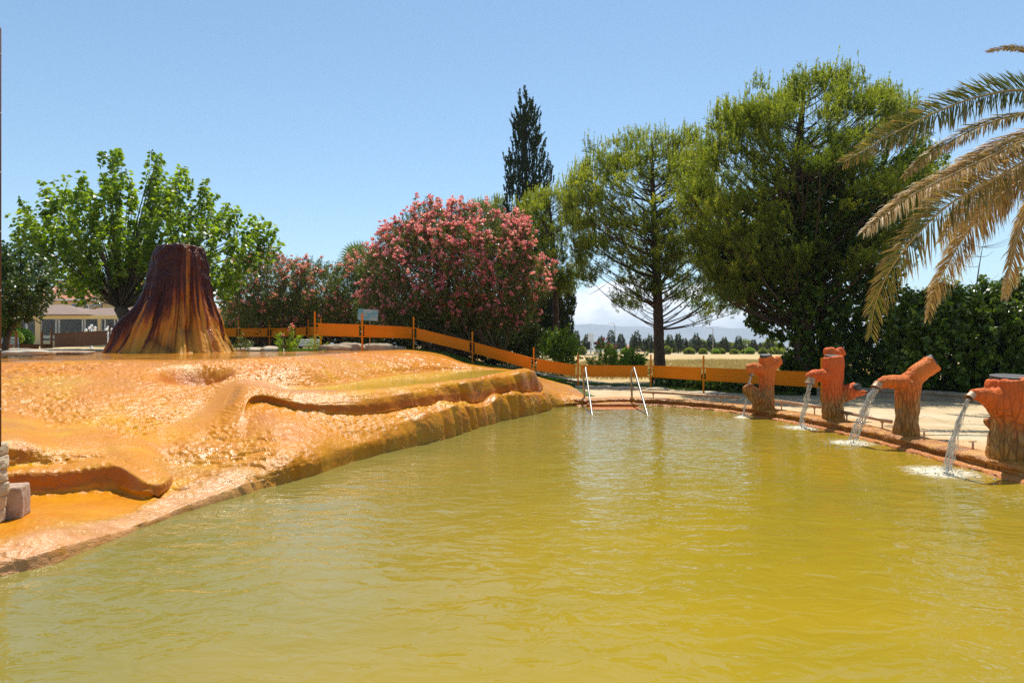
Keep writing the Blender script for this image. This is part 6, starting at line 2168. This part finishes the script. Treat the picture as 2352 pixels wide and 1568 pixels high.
for k in range(11):
    px = [1500, 1536, 1552, 1596, 1612, 1640, 1660, 1676, 1712, 1752, 1770][k]
    d_ = 126 + rs.uniform(0, 10)
    c = W(px, 800 + rs.uniform(-2, 4), d_)
    r_ = rs.uniform(0.9, 1.9)
    g_ = float(ground_z([c[0]], [c[1]])[0])
    n = 420
    u_ = norm(rs.normal(size=(n, 3))) * rs.uniform(0.4, 1, (n, 1))
    pos = np.array((c[0], c[1], g_ + r_ * 0.8)) + u_ * np.array((r_, r_, r_ * 0.85))
    v, _ = brush(pos, norm(u_), np.full(n, 0.15), 4, 0.30, 0.18, 0.6, 0.8, 0, rs)
    tag(quads('roadside_bush', [v], M['lf_pine' if k % 3 else 'lf_far'], None, rs), 'small dim green bush in the row between the far conifers and the red roofs', 'bush', 'far bushes behind the conifers')

# street lights
for k, (zx, zt0, sgn_) in enumerate(((610, 98, -1), (1533, 140, -1))):
    px, pyt = R4(zx, zt0)
    t = W(px, pyt, 118)
    g_ = float(ground_z([t[0]], [t[1]])[0])
    r = thing('street_light', (t[0], t[1], g_), ('slim grey street light left of the central pine', 'slim grey street light right of the central pine')[k], 'street light', 'street lights along the far road')
    mb = MB()
    mb.tube([(t[0], t[1], g_), (t[0], t[1], t[2] - 0.4), (t[0] - 0.15, t[1], t[2] - 0.12), (t[0] - 0.7, t[1], t[2])], [0.09, 0.06, 0.05, 0.04], 8)
    mb.build('pole', M['grey'], r, True)
    mb = MB()
    mb.sphere((t[0] - 0.9, t[1], t[2]), 0.26, 10, (1.3, 0.6, 0.35))
    mb.build('lamp_head', M['white'], r, True)
t = W(*R4(383, 198), 112)
g_ = float(ground_z([t[0]], [t[1]])[0])
bb = thing('billboard_post', (t[0], t[1], g_), 'narrow upright grey billboard beyond the field', 'billboard')
mb = MB()
mb.box((t[0] - 0.08, t[1], g_), (t[0] + 0.12, t[1] + 0.15, t[2] - 1.0))
mb.build('stem', M['grey'], bb)
mb = MB()
mb.box((t[0] - 0.45, t[1] - 0.02, t[2] - 1.3), (t[0] + 0.45, t[1] + 0.18, t[2]))
mb.build('panel', M['white'], bb)

# far houses
def house(label, px0, px1, py_e, py_r, d, mwall='beige', floors=2, nw=5):
    a, b = W(px0, py_e, d), W(px1, py_e, d)
    zg = float(ground_z([a[0]], [d])[0]) - 0.5
    r = thing('far_house', ((a[0] + b[0]) / 2, d, zg), label, 'house', 'red-roofed houses beyond the road')
    mb = MB()
    mb.box((a[0], d, zg), (b[0], d + 9, a[2]))
    mb.build('wall', M[mwall], r)
    mb = MB()
    hip(mb, px0 - 1, px1 + 1, py_e, px0 + (px1 - px0) * 0.2, px0 + (px1 - px0) * 0.8, py_r, d, 9, 0.5)
    mb.build('roof', M['rooftile'], r)
    Wd_ = b[0] - a[0]
    for f_ in range(floors):
        for k in range(nw):
            x = a[0] + Wd_ * (k + 0.5) / nw
            z_ = a[2] - 1.9 - f_ * 2.6
            mb = MB()
            mb.box((x - 0.5, d - 0.06, z_), (x + 0.5, d + 0.02, z_ + 1.2))
            mb.build('window', M['black'], r)


house('cream two-storey far house left of the central pine trunk', 1440, 1494, 798, 789, 215)
house('far house with pale red roof just right of the central trunk', 1545, 1592, 800, 794, 235, nw=4)
house('far house with small red gable near the right street light', 1660, 1688, 799, 790, 240, nw=3)
house('long far house with wide red roof left part', 1690, 1722, 803, 794.5, 225, nw=4)
house('long far house with wide red roof right part, beside the ivy', 1724, 1768, 801, 790.5, 228, nw=5)

# haze
mb = MB()
mb.box((-9000, -300, -18), (9000, 9500, 250))
hz_o = mb.build('haze', M['white'])
hz_o['kind'] = 'stuff'
hm = bpy.data.materials.new('thin_haze')
hm.use_nodes = True
hn = hm.node_tree
for n in list(hn.nodes):
    if n.type != 'OUTPUT_MATERIAL':
        hn.nodes.remove(n)
pv = hn.nodes.new('ShaderNodeVolumePrincipled')
pv.inputs['Color'].default_value = (0.74, 0.86, 1.0, 1)
pv.inputs['Density'].default_value = 2.1e-4
pv.inputs['Anisotropy'].default_value = 0.2
hn.links.new(pv.outputs[0], [n for n in hn.nodes if n.type == 'OUTPUT_MATERIAL'][0].inputs['Volume'])
hz_o.data.materials.clear()
hz_o.data.materials.append(hm)
